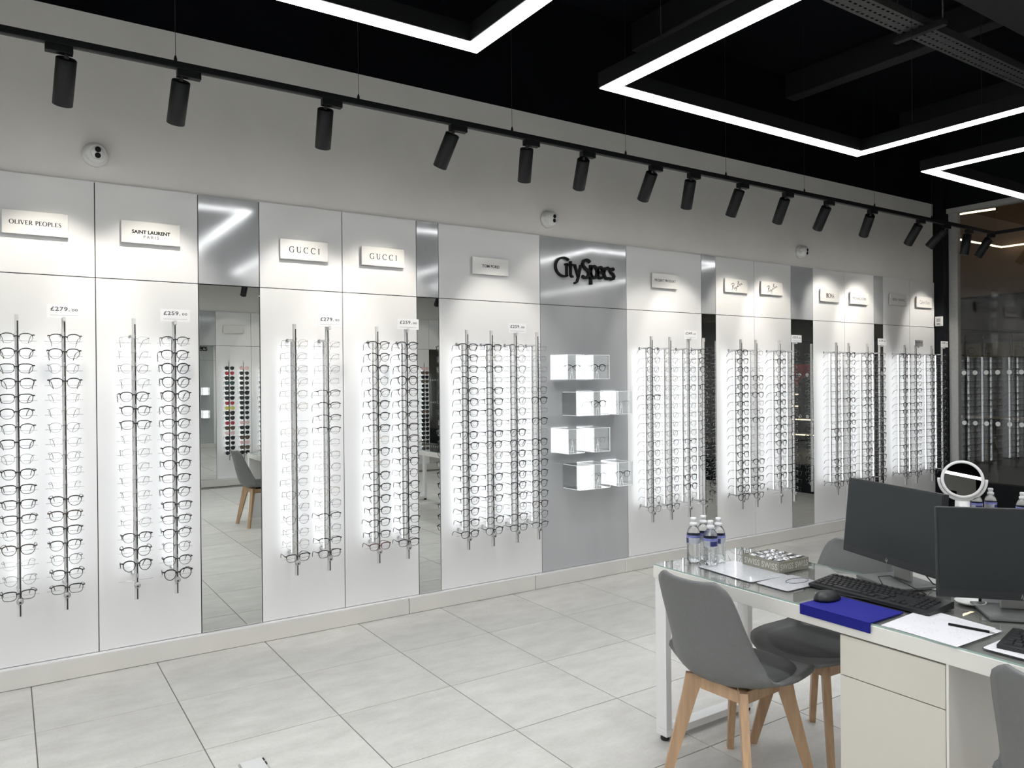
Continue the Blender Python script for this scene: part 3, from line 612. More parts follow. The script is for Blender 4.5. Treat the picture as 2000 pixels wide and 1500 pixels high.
# ================================================================== DISPLAY RODS
RODX = [0.047, 0.242, 0.555, 0.747, 1.390, 1.583, 1.898, 2.095, 2.534, 2.725, 2.919, 3.100, 4.190, 4.390, 4.594, 4.775, 5.230, 5.426, 5.741, 5.941, 6.588, 6.786, 7.094, 7.307, 7.769, 7.974, 8.294, 8.504]
RY = 4.356; RZ0, RZ1 = 0.383, 1.832
NG, GZ1, GDZ = 18, 1.717, 0.0722       # rows of glasses, top row height, spacing
dy = WY - RY                           # rod to wall
rod_me = dict(
    pole=MB().cbox(-0.0085, 0.0085, 0.0, 0.017, RZ0, RZ1, 0.0012).mesh('pole', 'aluminium'),
    slot=MB().box(0.0008, 0.0068, -0.0012, -0.0001, RZ0+0.002, RZ1-0.03).mesh('slot', 'slot_black'),
    housing=MB().cbox(-0.007, 0.007, 0.066, 0.072, 0.50, 1.735, 0.001).mesh('strip_housing', 'aluminium'),
    strip=MB().box(-0.0065, 0.0065, 0.0722, 0.081, 0.505, 1.73).mesh('light_strip', 'led_strip'),
    bracket=MB().cbox(-0.004, 0.004, 0.0172, dy-0.0004, -0.006, 0.006, 0.001).join(MB().tube([(0, dy-0.004, 0), (0, dy-0.0004, 0)], 0.011, 14)).mesh('bracket', 'chrome'),
    lock=MB().lathe([(0, 0.0), (0.014, 0.0), (0.0155, 0.004), (0.0155, 0.012), (0.013, 0.016), (0, 0.016)], 20).xf(Matrix.Translation((0, 0.002, 0)) @ Matrix.Rotation(PI/2, 4, 'X')).mesh('lock', 'silver_plastic'),
    key=MB().lathe([(0, 0.0145), (0.005, 0.0145), (0.005, 0.0148), (0, 0.0148)], 12).xf(Matrix.Translation((0, -0.0002, -0.004)) @ Matrix.Rotation(PI/2, 4, 'X')).mesh('keyhole', 'slot_black'),
    holder=MB().tube([(-0.082, 0.024, -0.011), (0.082, 0.024, -0.011)], 0.0013, 5).join(MB().tube([(0.0, 0.02, 0.012), (0.0, -0.008, 0.012), (0.0, -0.026, 0.013), (0.0, -0.03, 0.024), (0.0, -0.026, 0.034), (0.0, -0.012, 0.034)], 0.0012, 5)).mesh('holder', 'chrome'))
def make_rod(x, label, y=RY, rotz=0.0, group='display rods on the display wall', rows=True):
    t = thing('display_rod', label, 'display rod', (x, y, 0), rotz, group)
    obj('pole', rod_me['pole'], t); obj('slot', rod_me['slot'], t); obj('strip_housing', rod_me['housing'], t)
    obj('light_strip', rod_me['strip'], t)
    for z in (0.497, 1.742): obj('bracket', rod_me['bracket'], t, loc=(0, 0, z))
    lk = obj('lock', rod_me['lock'], t, loc=(0.003, 0, 0.458)); obj('keyhole', rod_me['key'], lk)
    if rows:
        for k in range(NG): obj('holder', rod_me['holder'], t, loc=(0, 0, GZ1 - k*GDZ))
    return t
for i, x in enumerate(RODX):
    make_rod(x, 'slim silver display rod carrying eyeglasses, %s from the left' % ORD[i])

# price cards
def price(x, txt, small, label, mat='card_white'):
    t = thing('price_card', label, 'price card', (x, RY-0.012, RZ1-0.012), group='price cards on the display rods')
    hw = 0.0735
    part('card', MB().cbox(-hw, hw, -0.0025, 0.0, 0.0, 0.066, 0.0006), mat, t)
    part('clip', MB().cbox(-0.007, 0.007, -0.006, 0.012, -0.014, 0.007, 0.001), 'aluminium', t)
    ink = 'ink_grey' if mat == 'card_white' else 'ink_black'
    part('price_lettering', fit(text_mb(txt, 1, 0.022, 1.12), 0.082, cx=-0.016, cz=0.044, y=-0.0029, height=0.021), ink, t)
    part('pence_lettering', fit(text_mb(small, 1, 0.02, 1.12), 0.026, cx=0.046, cz=0.0405, y=-0.0029, height=0.013), ink, t)
    part('small_print', MB().box(-0.058, 0.058, -0.0029, -0.0026, 0.0125, 0.0145), 'ink_light', t)
PR = [(0.243, '£279.', '00', 'white price card on the second display rod from the left'), (0.750, '£259.', '00', 'white price card on the fourth display rod from the left'),
      (1.593, '£279.', '00', 'white price card on the sixth display rod from the left'), (2.100, '£259.', '00', 'white price card beside the narrow mirror strip, eighth rod'),
      (2.921, '£259.', '00', 'white price card left of the brushed metal panel'), (4.600, '£249.', '00', 'white price card right of the acrylic cubes'),
      (5.957, '£159.', '00', 'white price card before the dark wide mirror on the right'), (7.318, '£129.', '00', 'white price card before the last narrow mirror')]
for p in PR: price(*p)
price(8.005, '£119.', '00', 'grey price card, second from the right end of the wall', 'card_grey')
price(8.514, '£99.', '00', 'white price card on the last rod before the black column')

# ================================================================== EYEGLASSES
THICK = {'wire_silver': 1.35, 'wire_gold': 1.35, 'wire_gunmetal': 1.2}
def rim_outline(sty, n):
    a, b, p, flat = sty['a'], sty['b'], sty['p'], sty['flat']
    pts = []
    for i in range(n):
        t = 2*PI*i/n; c, s = math.cos(t), math.sin(t)
        x = a*math.copysign(abs(c)**(2/p), c); z = b*math.copysign(abs(s)**(2/p), s)
        if z > 0: z *= flat
        x *= 1 + 0.10*(z/b)*sty.get('taper', 1.5); z += sty.get('cat', 0.0)*max(0, x/a)*(1 if z > 0 else 0.2)
        pts.append((x, z, s))
    return pts
# a,b half sizes, p squareness, top/bottom rim thickness, depth, temple thickness
STY = {
 'K': dict(a=0.0265, b=0.0215, p=2.35, flat=0.92, top=0.0046, bot=0.0022, dep=0.0040, tem=0.0042, col='acetate_black', word='black panto'),
 'R': dict(a=0.0275, b=0.0185, p=3.2, flat=0.95, top=0.0046, bot=0.0024, dep=0.0040, tem=0.0044, col='acetate_black', word='black rectangular', taper=0.9),
 'O': dict(a=0.0260, b=0.0235, p=2.1, flat=0.96, top=0.0052, bot=0.0034, dep=0.0044, tem=0.0050, col='acetate_black', word='thick black round', cat=0.002),
 'T': dict(a=0.0270, b=0.0205, p=2.6, flat=0.94, top=0.0048, bot=0.0028, dep=0.0042, tem=0.0044, col='acetate_tortoise', word='dark brown'),
 'B': dict(a=0.0265, b=0.0215, p=2.3, flat=0.9, top=0.0040, bot=0.0010, dep=0.0034, tem=0.0030, col='acetate_black', word='black browline'),
 'W': dict(a=0.0255, b=0.0215, p=2.15, flat=0.97, top=0.0017, bot=0.0013, dep=0.0018, tem=0.0022, col='wire_gunmetal', word='grey wire'),
 'S': dict(a=0.0260, b=0.0205, p=2.3, flat=0.95, top=0.0012, bot=0.0008, dep=0.0014, tem=0.0019, col='wire_silver', word='thin silver wire', tips='acetate_black'),
 'G': dict(a=0.0265, b=0.0225, p=2.1, flat=0.97, top=0.0012, bot=0.0009, dep=0.0015, tem=0.0019, col='wire_gold', word='thin gold wire', tips='acetate_black'),
 'L': dict(a=0.0260, b=0.0190, p=2.6, flat=0.95, top=0.0006, bot=0.0005, dep=0.0010, tem=0.0018, col='wire_silver', word='rimless', tips='acetate_black'),
 'Q': dict(a=0.0280, b=0.0180, p=2.7, flat=0.9, top=0.0040, bot=0.0007, dep=0.0034, tem=0.0034, col='acetate_black', word='black half-rim', cat=0.002),
 'D': dict(a=0.0275, b=0.0180, p=3.0, flat=0.95, top=0.0044, bot=0.0026, dep=0.0040, tem=0.0044, col='acetate_red', word='dark red rectangular'),
 'C': dict(a=0.0265, b=0.0205, p=2.5, flat=0.95, top=0.0038, bot=0.0026, dep=0.0036, tem=0.0036, col='crystal_frame', word='pale clear-framed'),
 'N': dict(a=0.0250, b=0.0225, p=2.1, flat=0.98, top=0.0024, bot=0.0018, dep=0.0022, tem=0.0026, col='acetate_black', word='thin black round'),
}
for s_ in STY.values():
    for q_ in ('top', 'bot', 'dep', 'tem'): s_[q_] *= THICK.get(s_['col'], {'top': 1.22, 'bot': 0.95}.get(q_, 1.02))
    s_['b'] *= 1.08
CXL = 0.0375
def wrap(x): return 0.55 * x * x        # frames curve gently backwards
def front_mb(sty, n=22):
    mb = MB()
    for s in (-1, 1):
        o = rim_outline(sty, n); vs = []
        for x, z, sn in o:
            tk_ = sty['bot'] + (sty['top']-sty['bot']) * max(0.0, (sn+0.35)/1.35)**1.2
            l = math.hypot(x/sty['a'], z/sty['b']) or 1; nx, nz = x/sty['a']/l, z/sty['b']/l
            for off, yy in ((0, -0.5), (tk_, -0.5), (tk_, 0.5), (0, 0.5)):
                X = s*CXL + s*(x + nx*off); vs.append((X, wrap(X) + yy*sty['dep'], z + nz*off))
        fs = []
        for i in range(n):
            for j in range(4):
                a_, b_, c_, d_ = i*4+j, i*4+(j+1) % 4, ((i+1) % n)*4+(j+1) % 4, ((i+1) % n)*4+j
                fs.append((a_, d_, c_, b_) if s > 0 else (a_, b_, c_, d_))
        mb.add(vs, fs)
    tb = max(sty['top'], 0.0014); inner = CXL - sty['a']
    mb.tube([(-inner-0.001, wrap(inner), sty['b']*0.30), (-inner*0.5, -0.001, sty['b']*0.47), (inner*0.5, -0.001, sty['b']*0.47), (inner+0.001, wrap(inner), sty['b']*0.30)], tb*0.62, 6)
    hx = CXL + sty['a'] + sty['top']; hz = sty['b']*0.66
    for s in (-1, 1):
        mb.tube([(s*(hx-0.006), wrap(hx-0.006), hz), (s*(hx+0.001), wrap(hx), hz+0.001), (s*(hx+0.0035), wrap(hx)+0.006, hz)], max(sty['top']*0.62, 0.0011), 6)
    return mb
def temple_mb(sty, s):
    hx = CXL + sty['a'] + sty['top'] + 0.0035; hz = sty['b']*0.66; y0 = wrap(hx)+0.005; t = sty['tem']
    pts = [(s*hx, y0, hz), (s*(hx-0.001), y0+0.03, hz), (s*(hx-0.006), y0+0.065, hz-0.002), (s*(hx-0.012), y0+0.092, hz-0.007), (s*(hx-0.017), y0+0.112, hz-0.022), (s*(hx-0.021), y0+0.124, hz-0.042)]
    k = t*0.5; rs = [k, k, k*0.8, k*0.8, k*1.0, k*0.85]
    mb = MB().tube(pts[:4], rs[:4], 6); i = len(mb.f); mb.tube(pts[3:], rs[3:], 6, mi=1 if 'tips' in sty else 0)
    return mb
def lens_mb(sty, s, n=18):
    o = rim_outline(sty, n); vs = [(s*CXL, wrap(CXL), 0)]
    for x, z, sn in o: X = s*CXL + s*x; vs.append((X, wrap(X), z))
    f = [(0, 1+i, 1+(i+1) % n) for i in range(n)]
    return MB().add(vs, f if s > 0 else [t[::-1] for t in f])
GM = {}
for c_, s_ in STY.items():
    mats = [s_['col'], s_.get('tips', s_['col'])]
    GM[c_] = dict(front=front_mb(s_).mesh('frame_front', s_['col']), temples=[temple_mb(s_, s).mesh('temple', mats) for s in (-1, 1)], lenses=[lens_mb(s_, s).mesh('lens', 'clear_lens') for s in (-1, 1)])
def make_glasses(code, loc, rz, rx, label, group):
    t = thing('eyeglasses', label, 'eyeglasses', loc, rz, group); t.rotation_euler = (rx, 0, rz)
    gm = GM[code]; obj('frame_front', gm['front'], t)
    for me in gm['temples']: obj('temple', me, t)
    for me in gm['lenses']: obj('lens', me, t)
    return t
ROWS = ['BKRKRKBRWKRRRBTLWR', 'BKWKSGWSWSLKTRKNKRK'[:18], 'LLWSKKRSSSSSSSKKO-', 'BKOOOKKKKKRKRRKNKO', 'GSSSSG-GSWSSWSWSGR', 'LLSLQQQQLSSSGSQSQR',
        'KKKNKKKRGKCKRKRRRD', 'KKKOKRKRRKKNKKNRRR', 'RRRKRKRKKKKKKKKKRR', 'RCRSRRKNRKCNKKRNKK', 'NNNNNNNQKKKKKKKNKR', 'LSSSNKSKSKKKKKKTNQ',
        'NNWNNRNNNWNNNNNNNN', 'SSSGSSSSSWWWNNNNNB', 'WWWWNSSSSSQQNNKKS-', 'KKKNKNNNNNNNKN---Q',
        'KKKKKKRKKKKQKKKKOO', 'S-SKNKSNKSSLSKRRKK', 'NKNNKKKKKKKKKSKKN-', 'WNNKNNNNKNNNKNKKNN', 'SSWSSSWSSSTKLSKKKK', 'KNNKNNTNKKKNWNNNKK', 'KKNKNKKKNKKNKKKKKK', 'NNKKNNKNKKKKKKKKKK', 'KNNKNKNKKNKNNKNKKK', 'KNNKNKNKKNKKNNKNNK', 'KKKNKKKNKKKKKKKKKK', 'NKNNKNKKKNKKNNKKKN']
rg = random.Random(11)
far = {}
for ri, x in enumerate(RODX):
    for k, code in enumerate(ROWS[ri]):
        if code == '-': continue
        z = GZ1 - k*GDZ; loc = (x + rg.uniform(-0.004, 0.004), RY - 0.016, z); rz = math.radians(rg.uniform(-5, 5)); rx = math.radians(rg.uniform(-3, 5))
        if ri < 16:
            make_glasses(code, loc, rz, rx, '%s eyeglasses, %s from the top on the %s display rod from the left' % (STY[code]['word'], ORD[k], ORD[ri]), 'eyeglasses on the display rods')
        else: far.setdefault(code, []).append(Matrix.Translation(loc) @ Matrix.Rotation(rz, 4, 'Z') @ Matrix.Rotation(rx, 4, 'X'))
# the far rods: more than three hundred pairs already stand for themselves
fmb = MB(); fm = []; 
def mi_of(n):
    if n not in fm: fm.append(n)
    return fm.index(n)
for code, ms in far.items():
    s_ = STY[code]; fr = front_mb(s_, 14)
    for s in (-1, 1): fr.join(temple_mb(s_, s), mi=0)
    i_ = mi_of(s_['col'])
    for M in ms: fmb.join(fr, M, i_)
fo = part('far_eyeglasses', fmb, fm, None); tag(fo, 'rows of mostly black eyeglasses on the twelve rods furthest right', 'eyeglasses', kind='stuff')

# ---- acrylic cubes on the brushed metal panel
def acrylic_cube(x0, x1, z0, z1, label, lit=True, code=None, glabel=None, d=0.2):
    hw = (x1-x0)/2; h = z1-z0; t = thing('acrylic_cube', label, 'display cube', ((x0+x1)/2, WY, z0), group='clear acrylic cubes on the metal panel'); th = 0.003
    part('side_wall', MB().box(-hw, -hw+th, -d, -0.006, th, h-th), 'acrylic', t)
    part('side_wall', MB().box(hw-th, hw, -d, -0.006, th, h-th), 'acrylic', t)
    part('front_wall', MB().box(-hw+th, hw-th, -d, -d+th, th, h-th), 'acrylic', t)
    part('top_wall', MB().box(-hw, hw, -d, -0.006, h-th, h), 'acrylic_milky' if lit else 'acrylic', t)
    part('bottom_wall', MB().box(-hw, hw, -d, -0.006, 0, th), 'acrylic_milky' if lit else 'acrylic', t)
    part('light_panel' if lit else 'back_wall', MB().box(-hw, hw, -0.0058, -0.0004, 0, h), 'led_cube' if lit else 'acrylic', t)
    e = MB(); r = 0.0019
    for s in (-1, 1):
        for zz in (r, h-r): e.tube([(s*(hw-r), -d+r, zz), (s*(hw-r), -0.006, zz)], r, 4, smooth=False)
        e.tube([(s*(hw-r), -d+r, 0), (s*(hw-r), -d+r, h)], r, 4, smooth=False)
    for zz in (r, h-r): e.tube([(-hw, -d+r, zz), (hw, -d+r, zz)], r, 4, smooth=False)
    part('edge_lines', e, 'acrylic_edge_glow', t)
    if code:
        st_ = part('nose_stand', MB().tube([(-0.013, -0.15, 0.0032), (0, -0.15, 0.098), (0.013, -0.15, 0.0032)], 0.0016, 6).join(MB().tube([(-0.0065, -0.15, 0.05), (0.0065, -0.15, 0.05)], 0.0012, 6)), 'acrylic_edge_glow', t)
        gl = make_glasses(code, ((x0+x1)/2, WY-0.165, z0+0.083), math.radians(rg.uniform(-6, 6)), 0, glabel, 'eyeglasses in the acrylic cubes')
    return t
RN = ['top', 'second', 'third', 'bottom']
ZR = [(1.501, 1.679), (1.237, 1.412), (0.970, 1.147), (0.703, 0.882)]
CODES = [('Q','K'), ('T','L'), ('L','S'), ('N','B')]
for r_, (z0, z1) in enumerate(ZR):
    xs = [(3.319, 3.470), (3.555, 3.708)] if r_ % 2 == 0 else [(3.555, 3.708), (3.789, 3.937)]
    for q, (a, b) in enumerate(xs):
        sd = ['left', 'right'][q]
        acrylic_cube(a, b, z0, z1, 'lit clear acrylic cube, %s of the %s row of lit cubes' % (sd, RN[r_]), True, CODES[r_][q], 'single eyeglasses inside the %s lit cube of the %s row' % (sd, RN[r_]))
    if r_ % 2: acrylic_cube(3.42, 3.551, z0, z1-0.002, 'empty unlit clear acrylic cube at the left end of the %s row' % RN[r_], False)

# ---- sunglasses on the opposite wall (seen in the mirrors)
pm('lens_dark', (0.02, 0.022, 0.025), 0.1, var=0.05); pm('lens_red', (0.42, 0.05, 0.07), 0.1, var=0.05); pm('lens_yellow', (0.62, 0.55, 0.10), 0.1, var=0.05)
pm('lens_brown', (0.10, 0.07, 0.05), 0.1, var=0.05); pm('lens_pink', (0.75, 0.50, 0.50), 0.1, var=0.05); pm('lens_teal', (0.03, 0.08, 0.08), 0.1, var=0.05)
def sun_mesh(code, lm):
    s_ = dict(STY[code]); s_['a'] *= 1.1; s_['b'] *= 1.12
    mb = front_mb(s_, 14); mb.join(temple_mb(s_, -1), mi=0).join(temple_mb(s_, 1), mi=0); mb.join(lens_mb(s_, -1, 14).join(lens_mb(s_, 1, 14)), mi=1)
    return mb.mesh('sunglasses', [s_['col'], lm])
SM = {'k': (sun_mesh('K', 'lens_dark'), 'black'), 'o': (sun_mesh('O', 'lens_dark'), 'thick black round'), 'r': (sun_mesh('W', 'lens_red'), 'red-lensed'), 'y': (sun_mesh('G', 'lens_yellow'), 'yellow-lensed'),
      'b': (sun_mesh('T', 'lens_brown'), 'brown'), 'p': (sun_mesh('G', 'lens_pink'), 'pale pink'), 't': (sun_mesh('K', 'lens_teal'), 'black teal-lensed'), 'w': (sun_mesh('W', 'lens_dark'), 'dark wire-framed')}
SROD = [(2.913, 'pwwwwokkwwwpkwbpbk'), (2.706, 'wrktkkkryokrbpkwkw'), (3.20, 'pywkkwkkbkwkkkwkbk'), (5.86, 'pbkbwkwkkkbooookkk')]
for i, (x, codes) in enumerate(SROD):
    make_rod(x, 'slim display rod of sunglasses on the opposite wall, %s of four in the mirrors' % ORD[i], OY+dy, PI, 'display rods on the opposite wall', rows=False)
    for k, c_ in enumerate(codes):
        o = obj('sunglasses', SM[c_][0], None, loc=(x, OY+dy+0.016, GZ1-k*GDZ), rot=(0, 0, PI + math.radians(rg.uniform(-5, 5))))
        tag(o, '%s sunglasses, %s from the top on the %s mirrored sunglasses rod' % (SM[c_][1], ORD[k], ORD[i]), 'sunglasses', 'sunglasses on the opposite wall')
def oplaque(x, label):
    t = thing('name_plaque', label, 'sign', (x, OY, 2.29), PI, 'name plaques on the opposite wall')
    part('board', MB().cbox(-0.145, 0.145, -0.024, -0.014, -0.058, 0.058, 0.0012), 'sign_white', t)
    for s in (-1, 1): part('standoff', MB().tube([(s*0.11, -0.014, 0), (s*0.11, -0.0002, 0)], 0.006, 10), 'plastic_white', t)
oplaque(2.80, 'plain white plaque above the sunglasses, reflected in the wide mirror'); oplaque(5.62, 'plain white plaque reflected in the narrow mirror strip')

# ================================================================== DESKS
def make_desk(name, label, x0, x1, y0, y1, ztop, ped=None):
    t = thing(name, label, 'desk', (x0, y0, 0)); W, L = x1-x0, y1-y0; zg = ztop-0.006
    part('desktop', MB().cbox(0, W, 0, L, zg-0.052, zg, 0.002), 'desk_white', t)
    gp = MB().box(0.002, W-0.002, 0.002, L-0.002, zg+0.0003, ztop)
    gp.m = [0, 0, 1, 1, 1, 1]
    part('glass_top', gp, ['table_glass', 'glass_edge'], t)
    for yy in ([L-0.065] if ped else [0.0, L-0.065]):
        lg = part('leg_frame', MB().cbox(0.005, W-0.005, yy, yy+0.06, 0.022, 0.052, 0.002), 'desk_leg_white', t)
        for xx in (0.005, W-0.035):
            part('leg', MB().cbox(xx, xx+0.03, yy, yy+0.06, 0.0525, zg-0.0525, 0.002), 'desk_leg_white', t)
            part('foot', MB().lathe([(0.016, 0), (0.018, 0.004), (0.018, 0.012), (0.006, 0.014), (0.006, 0.0218)], 16, cx=xx+0.02, cy=yy+0.03), 'rubber', t)
    if ped:
        a, b = ped[0]-y0, ped[1]-y0
        part('cabinet_body', MB().cbox(0.022, W-0.03, a+0.008, b-0.002, 0.0, zg-0.0525, 0.002), 'desk_white', t)
        part('cabinet_side', MB().cbox(0.003, W-0.03, a, a+0.0075, 0.0, zg-0.0525, 0.001), 'desk_white', t)
        z1 = zg-0.058; zs = [z1, 0.532, 0.05]
        for q in range(2): part('drawer_front', MB().cbox(0.003, 0.0215, a+0.0095, b, zs[q+1]+0.003, zs[q], 0.0012), 'drawer_cream', t)
        part('far_leg', MB().cbox(0.005, W-0.005, 0.0, 0.06, 0.0, zg-0.0525, 0.002), 'desk_leg_white', t)
    return t
DT = 0.726
make_desk('office_desk', 'white desk with glass top and drawer cabinet in the foreground', 2.243, 2.79, 0.25, 2.335, DT, ped=(1.14, 1.482))
make_desk('office_desk', 'white desk with glass top behind the two monitors, mostly hidden', 3.90, 4.45, 0.25, 2.335, DT)

# ---- chairs
def chair_shell(nx=14, ns=26):
    prof = [(0.225, 0.405, 0.115), (0.213, 0.424, 0.165), (0.165, 0.432, 0.208), (0.08, 0.425, 0.230), (-0.01, 0.414, 0.236), (-0.10, 0.408, 0.224), (-0.165, 0.425, 0.210), (-0.205, 0.475, 0.195), (-0.228, 0.55, 0.182), (-0.246, 0.63, 0.172), (-0.262, 0.71, 0.163), (-0.278, 0.768, 0.148), (-0.288, 0.798, 0.108)]
    lift = [0.004, 0.008, 0.016, 0.026, 0.036, 0.052, 0.080, 0.090, 0.078, 0.060, 0.042, 0.030, 0.022]
    def cr(arr, t):
        i = min(int(t), len(arr)-2); f = t-i
        g_ = lambda k: arr[max(0, min(len(arr)-1, k))]
        p0, p1, p2, p3 = g_(i-1), g_(i), g_(i+1), g_(i+2)
        h = lambda a, b, c, d: 0.5*((2*b) + (-a+c)*f + (2*a-5*b+4*c-d)*f*f + (-a+3*b-3*c+d)*f**3)
        return tuple(h(*q) for q in zip(p0, p1, p2, p3)) if isinstance(p1, tuple) else h(p0, p1, p2, p3)
    vs = []; T = len(prof)-1
    for i in range(ns+1):
        t = T*i/ns; x, z, hw = cr(prof, t); e = cr(lift, t)
        xa, za, _ = cr(prof, max(0, t-0.05)); xb, zb, _ = cr(prof, min(T, t+0.05)); dx, dz = xb-xa, zb-za; l = math.hypot(dx, dz)
        nxn, nzn = dz/l, -dx/l                      # normal towards the sitter
        for j in range(nx+1):
            q = 2*j/nx-1
            vs.append((x + nxn*e*abs(q)**2.4, q*hw, z + nzn*e*abs(q)**2.4))
    fs = [(i*(nx+1)+j, i*(nx+1)+j+1, (i+1)*(nx+1)+j+1, (i+1)*(nx+1)+j) for i in range(ns) for j in range(nx)]
    bm = bmesh.new(); bv = [bm.verts.new(v) for v in vs]
    for f in fs: bm.faces.new([bv[k] for k in f])
    bm.normal_update()
    r = bmesh.ops.solidify(bm, geom=bm.faces[:], thickness=0.011)
    bmesh.ops.recalc_face_normals(bm, faces=bm.faces[:]); bm.verts.index_update()
    mb = MB().add([v.co[:] for v in bm.verts], [[v.index for v in f.verts] for f in bm.faces], 0, True); bm.free(); return mb
def pad_mb():
    n, rings = 32, [(0.0, 0.026), (0.45, 0.026), (0.75, 0.022), (0.92, 0.012), (1.0, -0.002), (0.99, -0.012)]
    vs = []; fs = []
    for k, (rr, zz) in enumerate(rings):
        for j in range(n):
            a = 2*PI*j/n; c, s = math.cos(a), math.sin(a)
            x = 0.014 + 0.192*math.copysign(abs(c)**0.85, c)*rr; y = 0.198*math.copysign(abs(s)**0.85, s)*rr
            sag = 0.417 + 0.012*((x-0.0)/0.22)**2 + 0.03*abs(y/0.236)**2.4 + (0.02 if x < -0.12 else 0)*((-0.12-x)/0.08)
            vs.append((x, y, sag + zz))
    for k in range(len(rings)-1):
        for j in range(n): fs.append((k*n+j, (k+1)*n+j, (k+1)*n+(j+1) % n, k*n+(j+1) % n))
    return MB().add(vs, fs, 0, True)
def leg_mb(sx, sy):
    top = Vector((sx*0.115, sy*0.105, 0.40)); bot = Vector((sx*0.188, sy*0.185, 0.0))
    d = Vector((sx, sy, 0)).normalized(); q = Vector((-d.y, d.x, 0)); vs = []
    for p, w_, th in ((top, 0.034, 0.013), (top*0.8 + bot*0.2, 0.027, 0.014), (bot, 0.015, 0.012)):
        vs += [p - d*w_ - q*th, p + d*w_ - q*th, p + d*w_ + q*th, p - d*w_ + q*th]
    fs = [(3, 2, 1, 0), (8, 9, 10, 11)] + [(k*4+j, k*4+(j+1) % 4, k*4+4+(j+1) % 4, k*4+4+j) for k in range(2) for j in range(4)]
    mb = MB().add([tuple(v) for v in vs], fs)
    mb.f = [f[::-1] for f in mb.f]; return mb
shell_me = chair_shell().mesh('shell', 'chair_grey'); pad_me = pad_mb().mesh('seat_pad', 'chair_pad')
leg_me = [leg_mb(a, b).mesh('leg', 'beech') for a in (-1, 1) for b in (-1, 1)]
rail_me = [MB().cbox(-0.105, 0.105, s*0.098-0.011, s*0.098+0.011, 0.345, 0.39, 0.003).mesh('rail', 'beech') for s in (-1, 1)] + [MB().cbox(s*0.10-0.011, s*0.10+0.011, -0.086, 0.086, 0.345, 0.39, 0.003).mesh('rail', 'beech') for s in (-1, 1)]
mount_me = MB().cbox(-0.09, 0.09, -0.085, 0.085, 0.385, 0.400, 0.004).mesh('seat_mount', 'rubber')
def make_chair(label, x, y, rz):
    t = thing('dining_chair', label, 'chair', (x, y, 0), rz, 'grey shell chairs at the desks')
    obj('shell', shell_me, t); obj('seat_pad', pad_me, t); obj('seat_mount', mount_me, t)
    for me in leg_me: obj('leg', me, t)
    for me in rail_me: obj('rail', me, t)
make_chair('grey shell chair with beech legs, its back towards us at the desk corner', 2.255, 1.905, math.radians(3))
make_chair('grey padded chair with beech legs pushed under the desk from the far side', 2.725, 1.885, math.radians(178))
make_chair('grey shell chair cut off by the right edge of the photo', 2.25, 0.745, math.radians(-4))

# ---- monitors
def make_monitor(label, pl, pr, ztop, zbot, tiltdeg):
    a, b = Vector((*pl, 0)), Vector((*pr, 0)); wd = (b-a).length; ctr = (a+b)/2; ang = math.atan2((b-a).y, (b-a).x)
    # local x runs from left edge to right edge as seen from the sitter, local -y faces the viewer
    h = ztop-zbot; zc = (ztop+zbot)/2
    t = thing('computer_monitor', label, 'monitor', (ctr.x, ctr.y, DT), ang, 'black desktop monitors')
    Rt = Matrix.Translation((0, 0, zc-DT)) @ Matrix.Rotation(-math.radians(tiltdeg), 4, 'X')
    part('casing', MB().cbox(-wd/2, wd/2, 0.0, 0.022, -h/2, h/2, 0.003).join(MB().cbox(-wd*0.33, wd*0.33, 0.0225, 0.05, -h*0.32, h*0.32, 0.008)).xf(Rt), 'monitor_plastic', t)
    part('screen', MB().box(-wd/2+0.005, wd/2-0.005, -0.0012, -0.0001, -h/2+0.026, h/2-0.006).xf(Rt), 'monitor_screen', t)
    lg = MB()
    ribbon(lg, [(-0.0045, -0.006), (-0.0005, 0.008)], 0.0016); ribbon(lg, [(-0.0025, 0.001), (0.0005, 0.002), (-0.0005, -0.005)], 0.0014); ribbon(lg, [(0.001, -0.009), (0.0045, 0.003)], 0.0016); ribbon(lg, [(0.0025, 0.003), (0.0055, 0.003), (0.0045, -0.004), (0.0025, -0.004)], 0.0014)
    lg.v = [(x, -0.0008, z-h/2+0.0125) for x, y, z in lg.v]
    part('maker_logo', lg.xf(Rt), 'silver_plastic', t)
    nk = part('stand_neck', MB().cbox(-0.042, 0.042, 0.052, 0.066, 0.011, zc-DT+0.04, 0.003), 'silver_plastic', t)
    part('stand_base', MB().cbox(-0.11, 0.11, -0.06, 0.13, 0.0004, 0.0105, 0.003), 'base_grey', t)
    part('power_cable', MB().tube([(0.02, 0.05, zc-DT-0.06), (0.05, 0.09, 0.06), (0.09, 0.11, 0.012), (0.16, 0.12, 0.004), (0.2, 0.16, 0.004)], 0.0026, 6), 'rubber', t)
make_monitor('black monitor with switched-off screen, the further of two on the desk', (2.822, 1.832), (2.658, 1.372), 1.092, 0.800, 6)
make_monitor('black monitor with switched-off screen cut by the right photo edge', (2.522, 1.315), (2.853, 0.955), 1.070, 0.780, 3)

